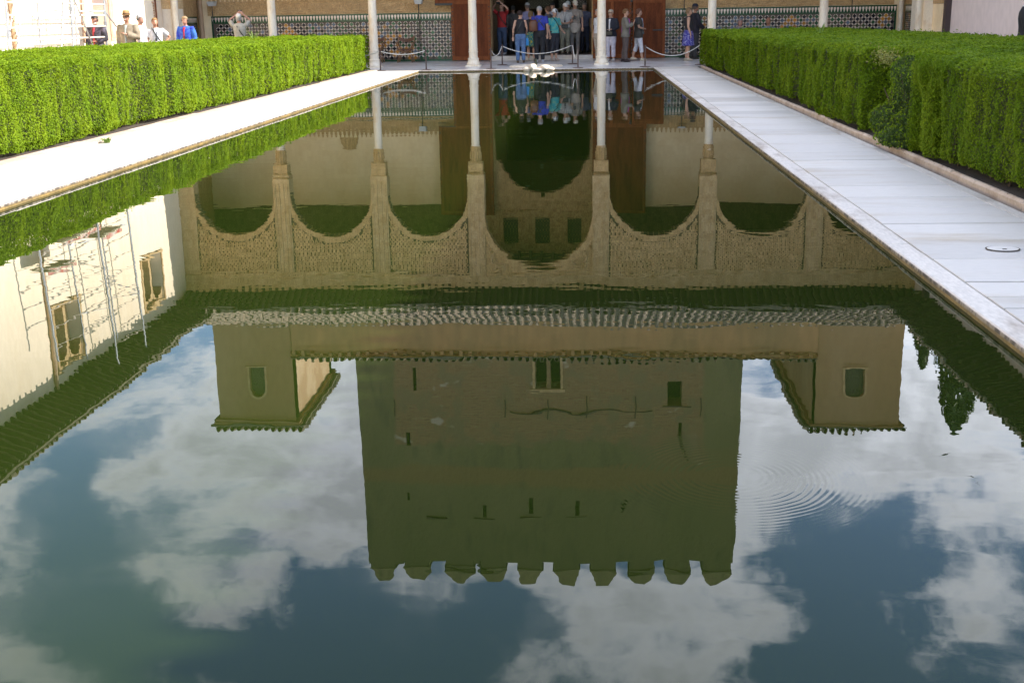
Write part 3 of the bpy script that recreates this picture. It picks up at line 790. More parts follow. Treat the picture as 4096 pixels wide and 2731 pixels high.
# ================================================================== ROOF TILES AND EAVES
def tile_mesh(name, ln=.42, r0=.088, r1=.072, th=.016, n=6):
    mb = MB(); vs = []
    for (y, r) in ((0, r0), (-ln, r1)):
        for rad in (r, r - th):
            for k in range(n + 1):
                t = math.pi * k / n; vs.append((math.cos(t) * rad, y, math.sin(t) * rad))
    q = n + 1; fs = []
    for k in range(n):
        fs.append((k, k + 1, 2 * q + k + 1, 2 * q + k)); fs.append((q + k, 3 * q + k, 3 * q + k + 1, q + k + 1)); fs.append((k, q + k, q + k + 1, k + 1))
    mb.add(vs, fs); return mesh_of(mb, name, M['rtile'], True, 40)
TILE_ME = tile_mesh('roof_tile')
RAFT_ME = {}
def local(O, rz, x, y, z):
    c, s = math.cos(rz), math.sin(rz)
    return Vector((O[0] + c * x - s * y, O[1] + s * x + c * y, O[2] + z))
def tiled_roof(parent, O, rz, length, depth, slope, spacing=.26, solo_rows=3, solo_range=None, jitter=.012, zsc=1.0):
    """O: world point at the start of the eave line; local x along the eave, local y outward. Tiles climb inward."""
    po = parent.location
    sl = R(slope); rows = max(1, int(depth / math.cos(sl) / .36)); ncol = int(length / spacing)
    st = MB(); cnt = 0
    for r in range(rows):
        for c in range(ncol):
            x = (c + .5) * spacing + random.uniform(-jitter, jitter); y = -r * .36 * math.cos(sl) + random.uniform(-jitter, jitter) * 1.6; z = r * .36 * math.sin(sl) + .02 + random.uniform(-.006, .006)
            p = local(O, rz, x, y, z) - po; yaw = rz + random.uniform(-.04, .04)
            solo = r < solo_rows and cnt < 300 and (solo_range is None or solo_range[0] <= x <= solo_range[1])
            if solo:
                inst('roof_tile', TILE_ME, parent, p, (-sl, 0, yaw), (1, 1, zsc * random.uniform(.92, 1.08))); cnt += 1
            else:
                mtx = Matrix.Translation(p) @ Matrix.Rotation(yaw, 4, 'Z') @ Matrix.Rotation(-sl, 4, 'X')
                vs = []
                for (yy, rr) in ((0, .088), (-.42, .072)):
                    for k in range(5):
                        t = math.pi * k / 4; vs.append(mtx @ Vector((math.cos(t) * rr, yy, math.sin(t) * rr)))
                st.add(vs, [(k, k + 1, 5 + k + 1, 5 + k) for k in range(4)])
    if st.v: stuff(st.build('roof_tiles', M['rtile'], parent, True))
    # channel tiles below
    mb = MB(); d = depth
    a, b = local(O, rz, 0, .0, -.005) - po, local(O, rz, length, .0, -.005) - po
    c_, d_ = local(O, rz, length, -d, d * math.tan(sl) - .005) - po, local(O, rz, 0, -d, d * math.tan(sl) - .005) - po
    dz = Vector((0, 0, -.05))
    mb.quad(a, b, c_, d_); mb.quad(a + dz, b + dz, c_ + dz, d_ + dz); mb.quad(a, b, b + dz, a + dz); mb.quad(c_, d_, d_ + dz, c_ + dz); mb.quad(a, d_, d_ + dz, a + dz); mb.quad(b, c_, c_ + dz, b + dz)
    mb.build('roof_deck', M['rpan'], parent)
def rafters(parent, O, rz, length, reach, rise, spacing, w=.10, h=.13, rng=None, drop=.16):
    """O: world point at the start of the eave tip line; rafters slope down inward by rise over reach"""
    po = parent.location
    key = (round(reach, 3), round(rise, 3), w, h)
    if key not in RAFT_ME:
        mb = MB(); mb.bar((0, 0, 0), (0, -reach, -rise), w, h)
        mb.bbox(-w * .42, w * .42, -.0, .05, -h * .35, h * .3, .02)
        RAFT_ME[key] = mesh_of(mb, 'rafter', M['eave'])
    n = int(length / spacing); cnt = 0; st = MB()
    for i in range(n):
        x = (i + .5) * spacing; p = local(O, rz, x, -.06, -drop) - po
        if cnt < 300 and (rng is None or rng[0] <= x <= rng[1]):
            inst('rafter', RAFT_ME[key], parent, p, (0, 0, rz)); cnt += 1
        else:
            q = local(O, rz, x, -.06 - reach, -drop - rise) - po; st.bar(p, q, w, h)
    if st.v: stuff(st.build('far_rafters', M['eave'], parent))
    mb = MB()   # boarding above the rafters and fascia
    z = -drop + h / 2 + .012
    a, b = local(O, rz, 0, -.02, z) - po, local(O, rz, length, -.02, z) - po
    c_, d_ = local(O, rz, length, -reach - .06, z - rise) - po, local(O, rz, 0, -reach - .06, z - rise) - po
    t = Vector((0, 0, .03))
    mb.quad(a, b, c_, d_); mb.quad(a + t, b + t, c_ + t, d_ + t); mb.quad(a, b, b + t, a + t); mb.quad(c_, d_, d_ + t, c_ + t)
    mb.build('eave_boarding', M['eave'], parent)

# ================================================================== NORTH PORTICO
XL, XR = -11.96, 12.2
COLX = [-8.478, -5.235, -2.053, 2.017, 5.454, 8.888]
port = thing('arcaded_portico', 'carved stucco portico of seven arches on slim marble columns across the far end', 'portico', (0, 2, 0))
po = Vector((0, 2, 0))
ZS, ZT, ZF = 3.36, 6.62, 7.12
YF, YBk = 1.75, 2.25
PW = .275
def Pp(u, z, d): return (u - po.x, YF + d - po.y, z)
# columns
def column(x):
    z0 = .095
    root = bpy.data.objects.new('column', None); col.objects.link(root); root.parent = port; root.location = (x, 0, z0)
    mb = MB(); mb.bbox(-.235, .235, -.235, .235, -.045, .03, .012)
    mb.lathe(0, 0, [(.215, .03), (.222, .05), (.205, .085), (.178, .14), (.168, .19), (.176, .215), (.178, .235), (.160, .25), (.148, .26)], 24)
    mb.build('base', M['column'], root, True, 35)
    mb = MB(); mb.lathe(0, 0, [(.142, .26), (.140, .42), (.152, .425), (.152, .455), (.140, .46), (.139, .50), (.149, .505), (.149, .53), (.138, .535), (.134, 1.2), (.128, 2.2), (.138, 2.205), (.138, 2.24), (.128, 2.245), (.128, 2.31), (.15, 2.32), (.15, 2.36), (.135, 2.37)], 24)
    mb.build('shaft', M['column'], root, True, 35)
    mb = MB(); mb.lathe(0, 0, [(.135, 2.37), (.15, 2.38), (.15, 2.78), (.165, 2.80), (.175, 2.84)], 20)
    for k in range(12):      # leaf band of the capital
        t = 2 * math.pi * k / 12; mb.tube([(math.cos(t) * .15, math.sin(t) * .15, 2.45), (math.cos(t) * .165, math.sin(t) * .165, 2.65), (math.cos(t) * .175, math.sin(t) * .175, 2.76)], [.02, .03, .012], 5)
    mb.loft([(0, 0, 2.84, .175, .175), (0, 0, 2.90, .215, .215)], 16)
    mb.bbox(-.235, .235, -.235, .235, 2.86, 3.20, .03)
    mb.bbox(-.25, .25, -.25, .25, 3.20, 3.27, .015)
    mb.build('capital', M['carved'], root, True, 35)
for x in COLX: column(x)
# pillars above the capitals with upright ribs
for x in COLX:
    mb = MB(); mb.box(x - PW, x + PW, YF - po.y - .02, YBk - po.y + .02, ZS, ZT - .002)
    for k in (-.2, -.075, .075, .2): mb.box(x + k - .014, x + k + .014, YF - po.y - .045, YF - po.y - .021, ZS + .25, ZT - .06)
    for k in (-.255, .235): mb.box(x + k, x + k + .02, YF - po.y - .035, YF - po.y - .021, ZS + .25, ZT - .06)
    mb.box(x - PW - .006, x + PW + .006, YF - po.y - .045, YF - po.y - .022, ZS + .0, ZS + .12)
    mb.build('pillar', M['carved_light'], port)
# corner piers with engaged half columns
for s, xa, xb in ((-1, XL + .01, -11.42), (1, 11.62, XR - .01)):
    mb = MB(); mb.box(xa, xb, YF - po.y, YBk - po.y, 2.0, ZT - .002); mb.build('corner_pier', M['carved_light'], port)
    mb = MB(); mb.box(xa, xb, YF - po.y + .01, YBk - po.y - .01, .06, 1.999); mb.build('pier_base', M['column'], port)
    xc = xb - .10 if s < 0 else xa + .10
    mb = MB(); mb.lathe(xc, YF - po.y - .03, [(.16, .06), (.15, .25), (.12, .28), (.115, 2.9), (.15, 2.95), (.18, 3.3)], 16); mb.build('engaged_column', M['column'], port, True, 40)
# bays
EDG = [(-11.42, COLX[0] - PW)] + [(COLX[i] + PW, COLX[i + 1] - PW) for i in range(5)] + [(COLX[5] + PW, 11.62)]
for i, (ul, ur) in enumerate(EDG):
    central = i == 3
    r = (ur - ul) / 2; c = (ul + ur) / 2
    top = 6.37 if central else 5.335
    zc = top - r * (1.0 if central else 1.02)
    bay = bpy.data.objects.new('arch_bay', None); col.objects.link(bay); bay.parent = port
    mb = MB()
    cv = semi(ul, ur, zc, top, 22)
    spandrel(mb, Pp, ul, ur, zc, ZT - .002, cv, .05, .45)
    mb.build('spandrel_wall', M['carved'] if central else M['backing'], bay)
    # moulded archivolt
    mb = MB(); bw = .16 if not central else .2
    h = top - zc
    pts_i = [(c - r * math.cos(math.pi * k / 26), zc + h * math.sin(math.pi * k / 26)) for k in range(27)]
    pts_o = [(c - (r + bw) * math.cos(math.pi * k / 26), zc + (h + bw) * math.sin(math.pi * k / 26)) for k in range(27)]
    for k in range(26):
        a, b = pts_i[k], pts_i[k + 1]; e, f = pts_o[k + 1], pts_o[k]
        e = (min(max(e[0], ul), ur), min(e[1], ZT - .01)); f = (min(max(f[0], ul), ur), min(f[1], ZT - .01))
        mb.quad(Pp(*a, -.012), Pp(*b, -.012), Pp(*e, -.012), Pp(*f, -.012)); mb.quad(Pp(*f, -.012), Pp(*e, -.012), Pp(*e, .05), Pp(*f, .05)); mb.quad(Pp(*a, -.012), Pp(*b, -.012), Pp(*b, .05), Pp(*a, .05))
    # toothed inner edge
    for k in range(0, 27):
        a = pts_i[k]; t = math.pi * k / 26
        mb.tube([Pp(a[0], a[1], .0), Pp(a[0] , a[1], .40)], .016, 5)
    mb.build('archivolt', M['carved'], bay)
    # pierced stucco net
    mb = MB()
    def ins(u, z, ul=ul, ur=ur, c=c, r=r, h=h, zc=zc, bw=bw):
        if u < ul + .06 or u > ur - .06 or z > ZT - .08 or z < zc: return False
        return ((u - c) / (r + bw + .03)) ** 2 + ((z - zc) / (h + bw + .03)) ** 2 > 1
    if not central:
        lattice(mb, Pp, ins, ul, ur, zc, ZT, .13, .19, .66, .0, .05)
        o = mb.build('pierced_net', M['carved'], bay); stuff(o)
    else:
        # carved spandrels with a medallion each
        for sx in (-1, 1):
            cx_ = c + sx * 1.32; cz_ = 6.13
            for q in range(14):
                t = 2 * math.pi * q / 14; mb.tube([Pp(cx_ + .26 * math.cos(t), cz_ + .26 * math.sin(t), .02), Pp(cx_ + .26 * math.cos(t + .45), cz_ + .26 * math.sin(t + .45), .02)], .03, 5)
            for q in range(26):
                u = c + sx * random.uniform(.75, 1.7); z = random.uniform(5.55, 6.5)
                if ins(u, z):
                    t = random.uniform(0, 3); mb.tube([Pp(u, z, .02), Pp(u + .1 * math.cos(t), z + .1 * math.sin(t), .02), Pp(u + .13 * math.cos(t + 1.2), z + .13 * math.sin(t + 1.2), .02)], .016, 5)
        stuff(mb.build('carved_scrolls', M['carved_light'], bay))
    mb = MB(); mb.box(ul + .001, ur - .001, YF - po.y - .012, YF - po.y + .049, ZT - .075, ZT - .003); mb.build('panel_border', M['carved_light'], bay)
# inscription frieze with raised cartouches
mb = MB(); mb.box(XL + .01, XR - .01, YF - po.y - .03, YBk - po.y, ZT, ZF); mb.box(XL + .01, XR - .01, YF - po.y - .06, YF - po.y - .031, ZT + .02, ZT + .07); mb.box(XL + .01, XR - .01, YF - po.y - .07, YF - po.y - .031, ZF - .08, ZF - .003)
mb.build('frieze', M['carved_light'], port)
mb = MB(); x = XL + .2
while x < XR - 1.2:
    for k in range(16):
        u = x + .08 + k * .055; hh = random.uniform(.05, .24)
        mb.box(u, u + .02, YF - po.y - .045, YF - po.y - .031, ZT + .12, ZT + .12 + hh)
    mb.box(x, x + 1.0, YF - po.y - .048, YF - po.y - .031, ZT + .085, ZT + .10); x += 1.25
stuff(mb.build('carved_letters', M['carved_light'], port))
# eave, rafters, tiled roof
rafters(port, (XR - .02, .70, 7.60), math.pi, XR - XL - .04, 1.02, .36, .225, .085, .12, None, .17)
tiled_roof(port, (XR - .02, .66, 7.54), math.pi, XR - XL - .04, 2.82, 24.5, .26, 3)
mb = MB(); mb.box(XL + .02, XR - .02, YF - po.y + .02, YBk - po.y, ZF + .001, 7.36); mb.build('wall_plate', M['eave'], port)

# ================================================================== PALACE HALL BEHIND THE PORTICO
hall = thing('palace_hall', 'palace front behind the portico with tiled dado, great wooden doors and ochre upper storey', 'palace', (0, 5.4, 0))
ho = Vector((0, 5.4, 0))
YB = 5.4
def Ph(u, z, d): return (u, d, z)
LCH = [-1.16, -.03, 1.12]
wins = [(-1.475, -.845, 5.38, 6.37), (-.34, .285, 5.38, 6.37), (.82, 1.415, 5.38, 6.37)]
door = (-1.72, 1.72, .15, 4.62)
mb = MB(); wall_holes(mb, Ph, XL - .02, -2.2, .1, 4.90, [], .7); wall_holes(mb, Ph, 2.2, XR + .02, .1, 4.90, [], .7)
mb.build('plaster_wall', M['plaster'], hall)
mb = MB(); wall_holes(mb, Ph, -2.2, 2.2, .1, 6.9, [door] + wins, .7)
dcurve = [(-1.72, 2.55), (-1.70, 2.75), (-1.68, 3.25), (-1.49, 3.46), (-1.36, 3.74), (-1.18, 3.97), (-.98, 4.17), (-.76, 4.33), (-.5, 4.47), (-.25, 4.55), (-.06, 4.575), (0, 4.6), (.06, 4.575), (.25, 4.55), (.5, 4.47), (.76, 4.33), (.98, 4.17), (1.18, 3.97), (1.36, 3.74), (1.49, 3.46), (1.68, 3.25), (1.70, 2.75), (1.72, 2.55)]
spandrel(mb, Ph, -1.72, 1.72, 2.55, 4.62, dcurve, .012, .66)
for (a, b, c, d) in wins: spandrel(mb, Ph, a, b, d - .25, d, semi(a, b, d - .28, d - .01, 8), .012, .66)
mb.build('carved_door_surround', M['carved'], hall)
mb = MB()
for k in range(len(dcurve) - 1):   # stalactite fringe along the arch
    a, b = dcurve[k], dcurve[k + 1]
    for q in range(3):
        u = a[0] + (b[0] - a[0]) * q / 3; z = a[1] + (b[1] - a[1]) * q / 3
        mb.box(u - .03, u + .03, -.02, .3, z - .05, z + .03)
mb.box(-2.19, 2.19, -.05, -.001, 5.12, 5.22); mb.box(-2.19, 2.19, -.04, -.001, 4.80, 4.86)
for x in (-.6, .55): mb.box(x - .16, x + .16, -.03, -.001, 5.3, 6.4)
stuff(mb.build('arch_fringe', M['carved'], hall))
for (a, b, c, d) in wins:
    mb = MB(); lattice(mb, lambda u, z, q: (u, .35 + q, z), lambda u, z: a < u < b and c < z < d, a, b, c, d, .11, .11, .5, 0, .03)
    wv = mb.build('window', M['lat'], hall)
    mb = MB(); 
    for xx in (a, b): mb.box(xx - .05, xx + .05, -.035, -.002, c, d)
    mb.box(a - .05, b + .05, -.035, -.002, c - .07, c - .001); mb.build('frame', M['carved'], wv)
mb = MB(); wall_holes(mb, lambda u, z, d: (u, d + .03, z), XL - .02, -2.201, 4.90, 6.9, [], .6); wall_holes(mb, lambda u, z, d: (u, d + .03, z), 2.201, XR + .02, 4.90, 6.9, [], .6); mb.build('timber_frieze', M['dwood'], hall)
mb = MB(); mb.box(XL + .0, XR, -3.12, -.005, 6.72, 6.85)      # portico ceiling
x = XL + .3
while x < XR - .1: mb.box(x - .05, x + .05, -3.12, -.006, 6.60, 6.719); x += .4
mb.build('ceiling', M['dwood'], hall)
# carved band above the dado: cartouches, letters, and a stepped cresting
def carved_band(x0, x1):
    mb = MB(); mb.box(x0, x1, -.022, -.002, 1.785, 2.25); mb.box(x0, x1, -.034, -.0225, 1.787, 1.82); mb.box(x0, x1, -.034, -.0225, 2.20, 2.235)
    mb.build('inscription_band', M['carved'], hall)
    mb = MB(); x = x0 + .1
    while x < x1 - .95:
        w_ = min(.92, x1 - x - .1)
        # rounded cartouche outline
        pts = []
        for k in range(9): t = math.pi / 2 + math.pi * k / 8; pts.append((x + .14 + .13 * math.cos(t), 2.01 + .13 * math.sin(t)))
        for k in range(9): t = -math.pi / 2 + math.pi * k / 8; pts.append((x + w_ - .14 + .13 * math.cos(t), 2.01 + .13 * math.sin(t)))
        pts.append(pts[0])
        mb.tube([(u, -.024, z) for u, z in pts], .011, 4, cap=False)
        u = x + .16
        while u < x + w_ - .15:
            k = random.random()
            if k < .55: mb.box(u, u + .012, -.032, -.0225, 1.93, random.uniform(2.02, 2.11))
            else: mb.tube([(u, -.026, 1.94), (u + .03, -.026, random.uniform(1.93, 1.99)), (u + .05, -.026, 1.95)], .008, 4)
            u += random.uniform(.03, .065)
        mb.box(x + .14, x + w_ - .14, -.031, -.0226, 1.925, 1.936)
        cx_ = x + w_ + .13
        if cx_ < x1 - .1:
            for k in range(8):
                t = 2 * math.pi * k / 8; mb.tube([(cx_ + .07 * math.cos(t), -.024, 2.01 + .07 * math.sin(t)), (cx_ + .07 * math.cos(t + .8), -.024, 2.01 + .07 * math.sin(t + .8))], .012, 4)
        x += 1.18
    stuff(mb.build('carved_letters', M['carved_light'], hall))
    mb = MB(); x = x0 + .05
    while x < x1 - .12:
        mb.box(x, x + .09, -.026, -.002, 2.252, 2.33); mb.box(x + .025, x + .065, -.026, -.002, 2.33, 2.385); x += .155
    stuff(mb.build('stepped_cresting', M['carved'], hall))
carved_band(XL + .35, -2.21); carved_band(2.21, XR - .35)
# carved niche high on the left
mb = MB(); mb.add([(-6.86 + .34 * math.cos(math.pi * k / 14), -.03, 2.39 + .5 * math.sin(math.pi * k / 14)) for k in range(15)] + [(-6.86 + .34 * math.cos(math.pi * k / 14), -.001, 2.39 + .5 * math.sin(math.pi * k / 14)) for k in range(15)],
   [tuple(range(15))] + [(k, k + 1, 16 + k, 15 + k) for k in range(14)]); mb.build('carved_niche', M['carved'], hall)

# ---- tiled dado: lozenges held in a net of white strips
def dado(parent, P, u0, u1, z0, name, pu=.209, rank=None, small=False):
    """P(u, z, d): d is how far the piece stands proud of the wall"""
    root = bpy.data.objects.new(name, None); col.objects.link(root); root.parent = parent
    def slab_(mb, ua, ub, za, zb, d, mi=0):
        A = [P(ua, za, d), P(ub, za, d), P(ub, zb, d), P(ua, zb, d)]; B = [P(ua, za, 0), P(ub, za, 0), P(ub, zb, 0), P(ua, zb, 0)]
        mb.add(A + B, [(0, 1, 2, 3), (0, 1, 5, 4), (1, 2, 6, 5), (2, 3, 7, 6), (3, 0, 4, 7)], mi)
    zb0, zb1 = z0 + .07, z0 + 1.36
    mb = MB(); slab_(mb, u0, u1, zb0, zb1, .008); mb.build('grout', M['grout'], root)
    mb = MB(); slab_(mb, u0, u1, z0, z0 + .068, .02); slab_(mb, u0, u1, zb1 + .001, zb1 + .03, .02); slab_(mb, u0, u1, z0 + 1.575, z0 + 1.62, .024)
    for e in (u0, u1 - .06): slab_(mb, e, e + .06, zb0, zb1, .016)
    mb.build('green_border', M['glaze_g'], root)
    # stepped border: white merlons on green
    mb = MB(); slab_(mb, u0, u1, zb1 + .031, z0 + 1.574, .012); mb.build('border_ground', M['glaze_g'], root)
    mb = MB(); u = u0 + .02; ms = .105 if not small else .105
    while u < u1 - .07:
        slab_(mb, u, u + .07, z0 + 1.50, z0 + 1.573, .0165); slab_(mb, u + .014, u + .056, z0 + 1.455, z0 + 1.4995, .0165); slab_(mb, u + .024, u + .046, z0 + 1.42, z0 + 1.4545, .0165); u += ms
    stuff(mb.build('border_merlons', M['strip'], root))
    # lozenges
    cells = []
    rows = int((zb1 - zb0) / (pu / 2)); cols = int((u1 - u0 - .1) / pu)
    off = (u1 - u0 - cols * pu) / 2
    for j in range(rows):
        for i in range(cols):
            u = u0 + off + (i + .5) * pu + (pu / 2 if j % 2 else 0); z = zb0 + (j + .55) * pu / 2
            if u > u1 - .13 or z > zb1 - .06: continue
            cells.append((u, z, i, j))
    h = pu * .355
    def colour(i, j, u, z):
        a = int(math.floor((i + (j % 2) * .5) / 2.2)); b = int(math.floor(j / 4))
        k = (a * 73 + b * 151 + int(abs(u0) * 10) * 7) % 13
        base = ['black', 'blue', 'green', 'ochre', 'black', 'olive', 'blue', 'ochre', 'black', 'green', 'brown', 'black', 'ochre'][k]
        if random.random() < .45: base = random.choice(['black', 'black', 'green', 'olive', 'blue'])
        return base
    if rank: cells.sort(key=rank)
    MES = {}
    st = {k: MB() for k in TILE}
    for n_, (u, z, i, j) in enumerate(cells):
        c_ = colour(i, j, u, z)
        if n_ < 300 and not small:
            if c_ not in MES:
                mb = MB(); o0 = Vector(P(0, 0, 0))
                A = [Vector(P(x, y, .017)) - o0 for x, y in ((h, 0), (0, h), (-h, 0), (0, -h))]; B = [Vector(P(x, y, .004)) - o0 for x, y in ((h * 1.04, 0), (0, h * 1.04), (-h * 1.04, 0), (0, -h * 1.04))]
                mb.add(A + B, [(0, 1, 2, 3), (0, 1, 5, 4), (1, 2, 6, 5), (2, 3, 7, 6), (3, 0, 4, 7)]); MES[c_] = mesh_of(mb, 'tile', TILE[c_])
            inst('tile', MES[c_], root, P(u, z, 0))
        else:
            st[c_].add([P(u + x, z + y, .017) for x, y in ((h, 0), (0, h), (-h, 0), (0, -h))], [(0, 1, 2, 3)])
    mbx = MB(); ks = list(TILE)
    for q, k in enumerate(ks):
        mbx.add(st[k].v, st[k].f, q)
    if mbx.v: stuff(mbx.build('further_tiles', [TILE[k] for k in ks], root))
    # strips and small stars
    ms, mst = MB(), MB()
    w_ = pu * .058; g = pu * .40
    for (u, z, i, j) in cells:
        for (sx, sz) in ((1, 1), (-1, 1), (-1, -1), (1, -1)):
            cxm, czm = u + sx * pu * .203, z + sz * pu * .203
            t = Vector((-sx, sz)).normalized(); nn = Vector((sx, sz)).normalized()
            L2 = pu * .205; w2 = w_ * .66
            q = []
            for (a, b) in ((-L2, 0), (-L2 + w2, w2), (L2 - w2, w2), (L2, 0), (L2 - w2, -w2), (-L2 + w2, -w2)):
                q.append((cxm + t.x * a + nn.x * b, czm + t.y * a + nn.y * b))
            if all(u0 + .062 < a < u1 - .062 and zb0 < b < zb1 for a, b in q):
                ms.add([P(a, b, .0145 + .0002 * (sx + sz * 2)) for a, b in q], [tuple(range(6))])
        for (a, b) in ((pu / 2, 0), (0, pu / 2)):
            if u + a < u1 - .08 and z + b < zb1 - .02:
                s_ = pu * .06; mst.add([P(u + a + x, z + b + y, .0158) for x, y in ((s_, 0), (0, s_), (-s_, 0), (0, -s_))], [(0, 1, 2, 3)])
    stuff(ms.build('white_strips', M['strip'], root)); stuff(mst.build('small_stars', M['star'], root))
    return root
Pd = lambda u, z, d: (u, -.004 - d, z)
dado(hall, Pd, -11.50, -1.86, .15, 'tile_dado', rank=lambda c: (0 if -5.9 < c[0] < -3.0 else 1 if c[1] > .75 and c[0] < -5.8 else 2, -c[1]))
dado(hall, Pd, 1.86, 11.95, .15, 'tile_dado', rank=lambda c: (0 if 4.1 < c[0] < 5.4 else 1 if c[1] > .85 and c[0] > 5.3 else 2, -c[1]))
# alcove side walls at both ends with finer tiles
for s, xw in ((-1, XL), (1, XR)):
    mb = MB(); x0, x1 = (xw - .5, xw) if s < 0 else (xw, xw + .5)
    mb.box(x0, x1, -3.15, -.001, 0.05, 7.0); mb.build('alcove_wall', M['carved'], hall)
    Pa = (lambda u, z, d: (XL + .004 + d, u, z)) if s < 0 else (lambda u, z, d: (XR - .004 - d, u, z))
    dado(hall, Pa, -2.15, -.22, .15, 'tile_dado', pu=.125, small=True)
    mb = MB(); mb.lathe(xw - s * .14, -.14, [(.10, .15), (.085, .3), (.08, 2.3), (.12, 2.5)], 12); mb.build('corner_column', M['pipe2'] if s < 0 else M['column'], hall, True, 40)
# threshold and interior
mb = MB(); mb.bbox(-1.78, 1.78, -.24, .35, .12, .287, .012); mb.build('threshold', M['slab'], hall)
mb = MB(); mb.box(-8.2, 8.2, .36, 20.5, .05, .295); mb.build('hall_floor', M['hfloor'], hall)
mb = MB(); mb.box(-11.9, -8.25, .75, 5.6, .1, 9.6); mb.box(8.25, 12.1, .75, 5.6, .1, 9.6); mb.build('inner_wall', M['dwood'], hall)
# doors: tall leaves folded back against the wall, each with its wicket
def studs(mb, x0, x1, z0, z1, y, n):
    for k in range(n):
        z = z0 + (z1 - z0) * (k + .5) / n
        for x in (x0 + .05, x1 - .05): mb.box(x - .018, x + .018, y - .02, y, z - .018, z + .018)
def leaf_door(xi, xo, xw):
    """xi hinge side by the opening, xo far edge, xw edge of the wicket hole"""
    root = bpy.data.objects.new('door_leaf', None); col.objects.link(root); root.parent = hall
    y0, y1 = -.27, -.15
    a, b = sorted((xi, xo)); c, d = sorted((xi, xw))
    mb = MB(); mb.box(a, b, y0, y1, 2.03, 5.18); mb.box(c, d, y0, y1, .17, 2.029); mb.build('panel', M['wood'], root)
    mb = MB()
    for (u0_, u1_, z0_, z1_) in ((c, d, .17, .30), (a, b, 5.05, 5.18), (a, b, 2.03, 2.16)): mb.box(u0_ + .001, u1_ - .001, y0 - .02, y0 - .001, z0_, z1_)
    for xx in (c, d - .1): mb.box(xx, xx + .1, y0 - .021, y0 - .0012, .301, 2.029)
    for xx in (a, b - .1): mb.box(xx, xx + .1, y0 - .021, y0 - .0012, 2.161, 5.049)
    mb.box((c + d) / 2 - .05, (c + d) / 2 + .05, y0 - .012, y0 - .001, .301, 2.029)
    mb.build('edge_moulding', M['wood_edge'], root)
    mb = MB(); studs(mb, c, d, .3, 2.0, y0 - .022, 12); studs(mb, a, b, 2.2, 5.0, y0 - .022, 16)
    sx = -1 if xo < xi else 1
    stuff(mb.build('studs', M['black'], root))
    mb = MB(); mb.box(min(xo, xo - sx * .6), max(xo, xo - sx * .6), y0 - .05, y0 - .023, 2.0, 2.07); mb.build('strap_hinge', M['black'], root)
leaf_door(-1.73, -3.62, -3.07); leaf_door(1.76, 3.62, 3.07)
wk = bpy.data.objects.new('wicket_door', None); col.objects.link(wk); wk.parent = hall
mb = MB(); mb.box(3.10, 4.20, -.42, -.33, .17, 2.06); mb.build('panel', M['wood'], wk)
mb = MB()
for (a, b, c, d) in ((3.101, 4.199, .17, .28), (3.101, 4.199, 1.97, 2.06), (3.101, 3.19, .281, 1.969), (4.11, 4.199, .281, 1.969)): mb.box(a, b, -.435, -.421, c, d)
mb.build('edge_moulding', M['wood_edge'], wk)
mb = MB(); mb.box(3.78, 4.15, -.46, -.436, 1.06, 1.10); mb.build('bolt', M['black'], wk)
# upper storey, ochre, with its own tiled eave
YU = 3.5
mb = MB(); wall_holes(mb, lambda u, z, d: (u, YU - 5.4 + d, z), -8.97, 9.56, 7.4, 9.95, [], .6); mb.build('upper_wall', M['ochre'], hall)
mb = MB(); mb.box(-8.96, 9.55, YU - 5.4 - .12, YU - 5.4 - .002, 9.90, 9.97)
x = -8.9
while x < 9.5: mb.box(x, x + .12, YU - 5.4 - .14, YU - 5.4 - .003, 9.80, 9.899); x += .33
mb.build('eave_boards', M['ochre'], hall)
tiled_roof(hall, (9.55, YU - .22, 10.0), math.pi, 18.5, 7.7, 9.0, .262, 2, zsc=1.5)
mb = MB(); mb.box(-8.96, 9.55, YU - 5.4 + .01, 5.5, 9.55, 9.75); mb.build('roof_slab', M['dwood'], hall)
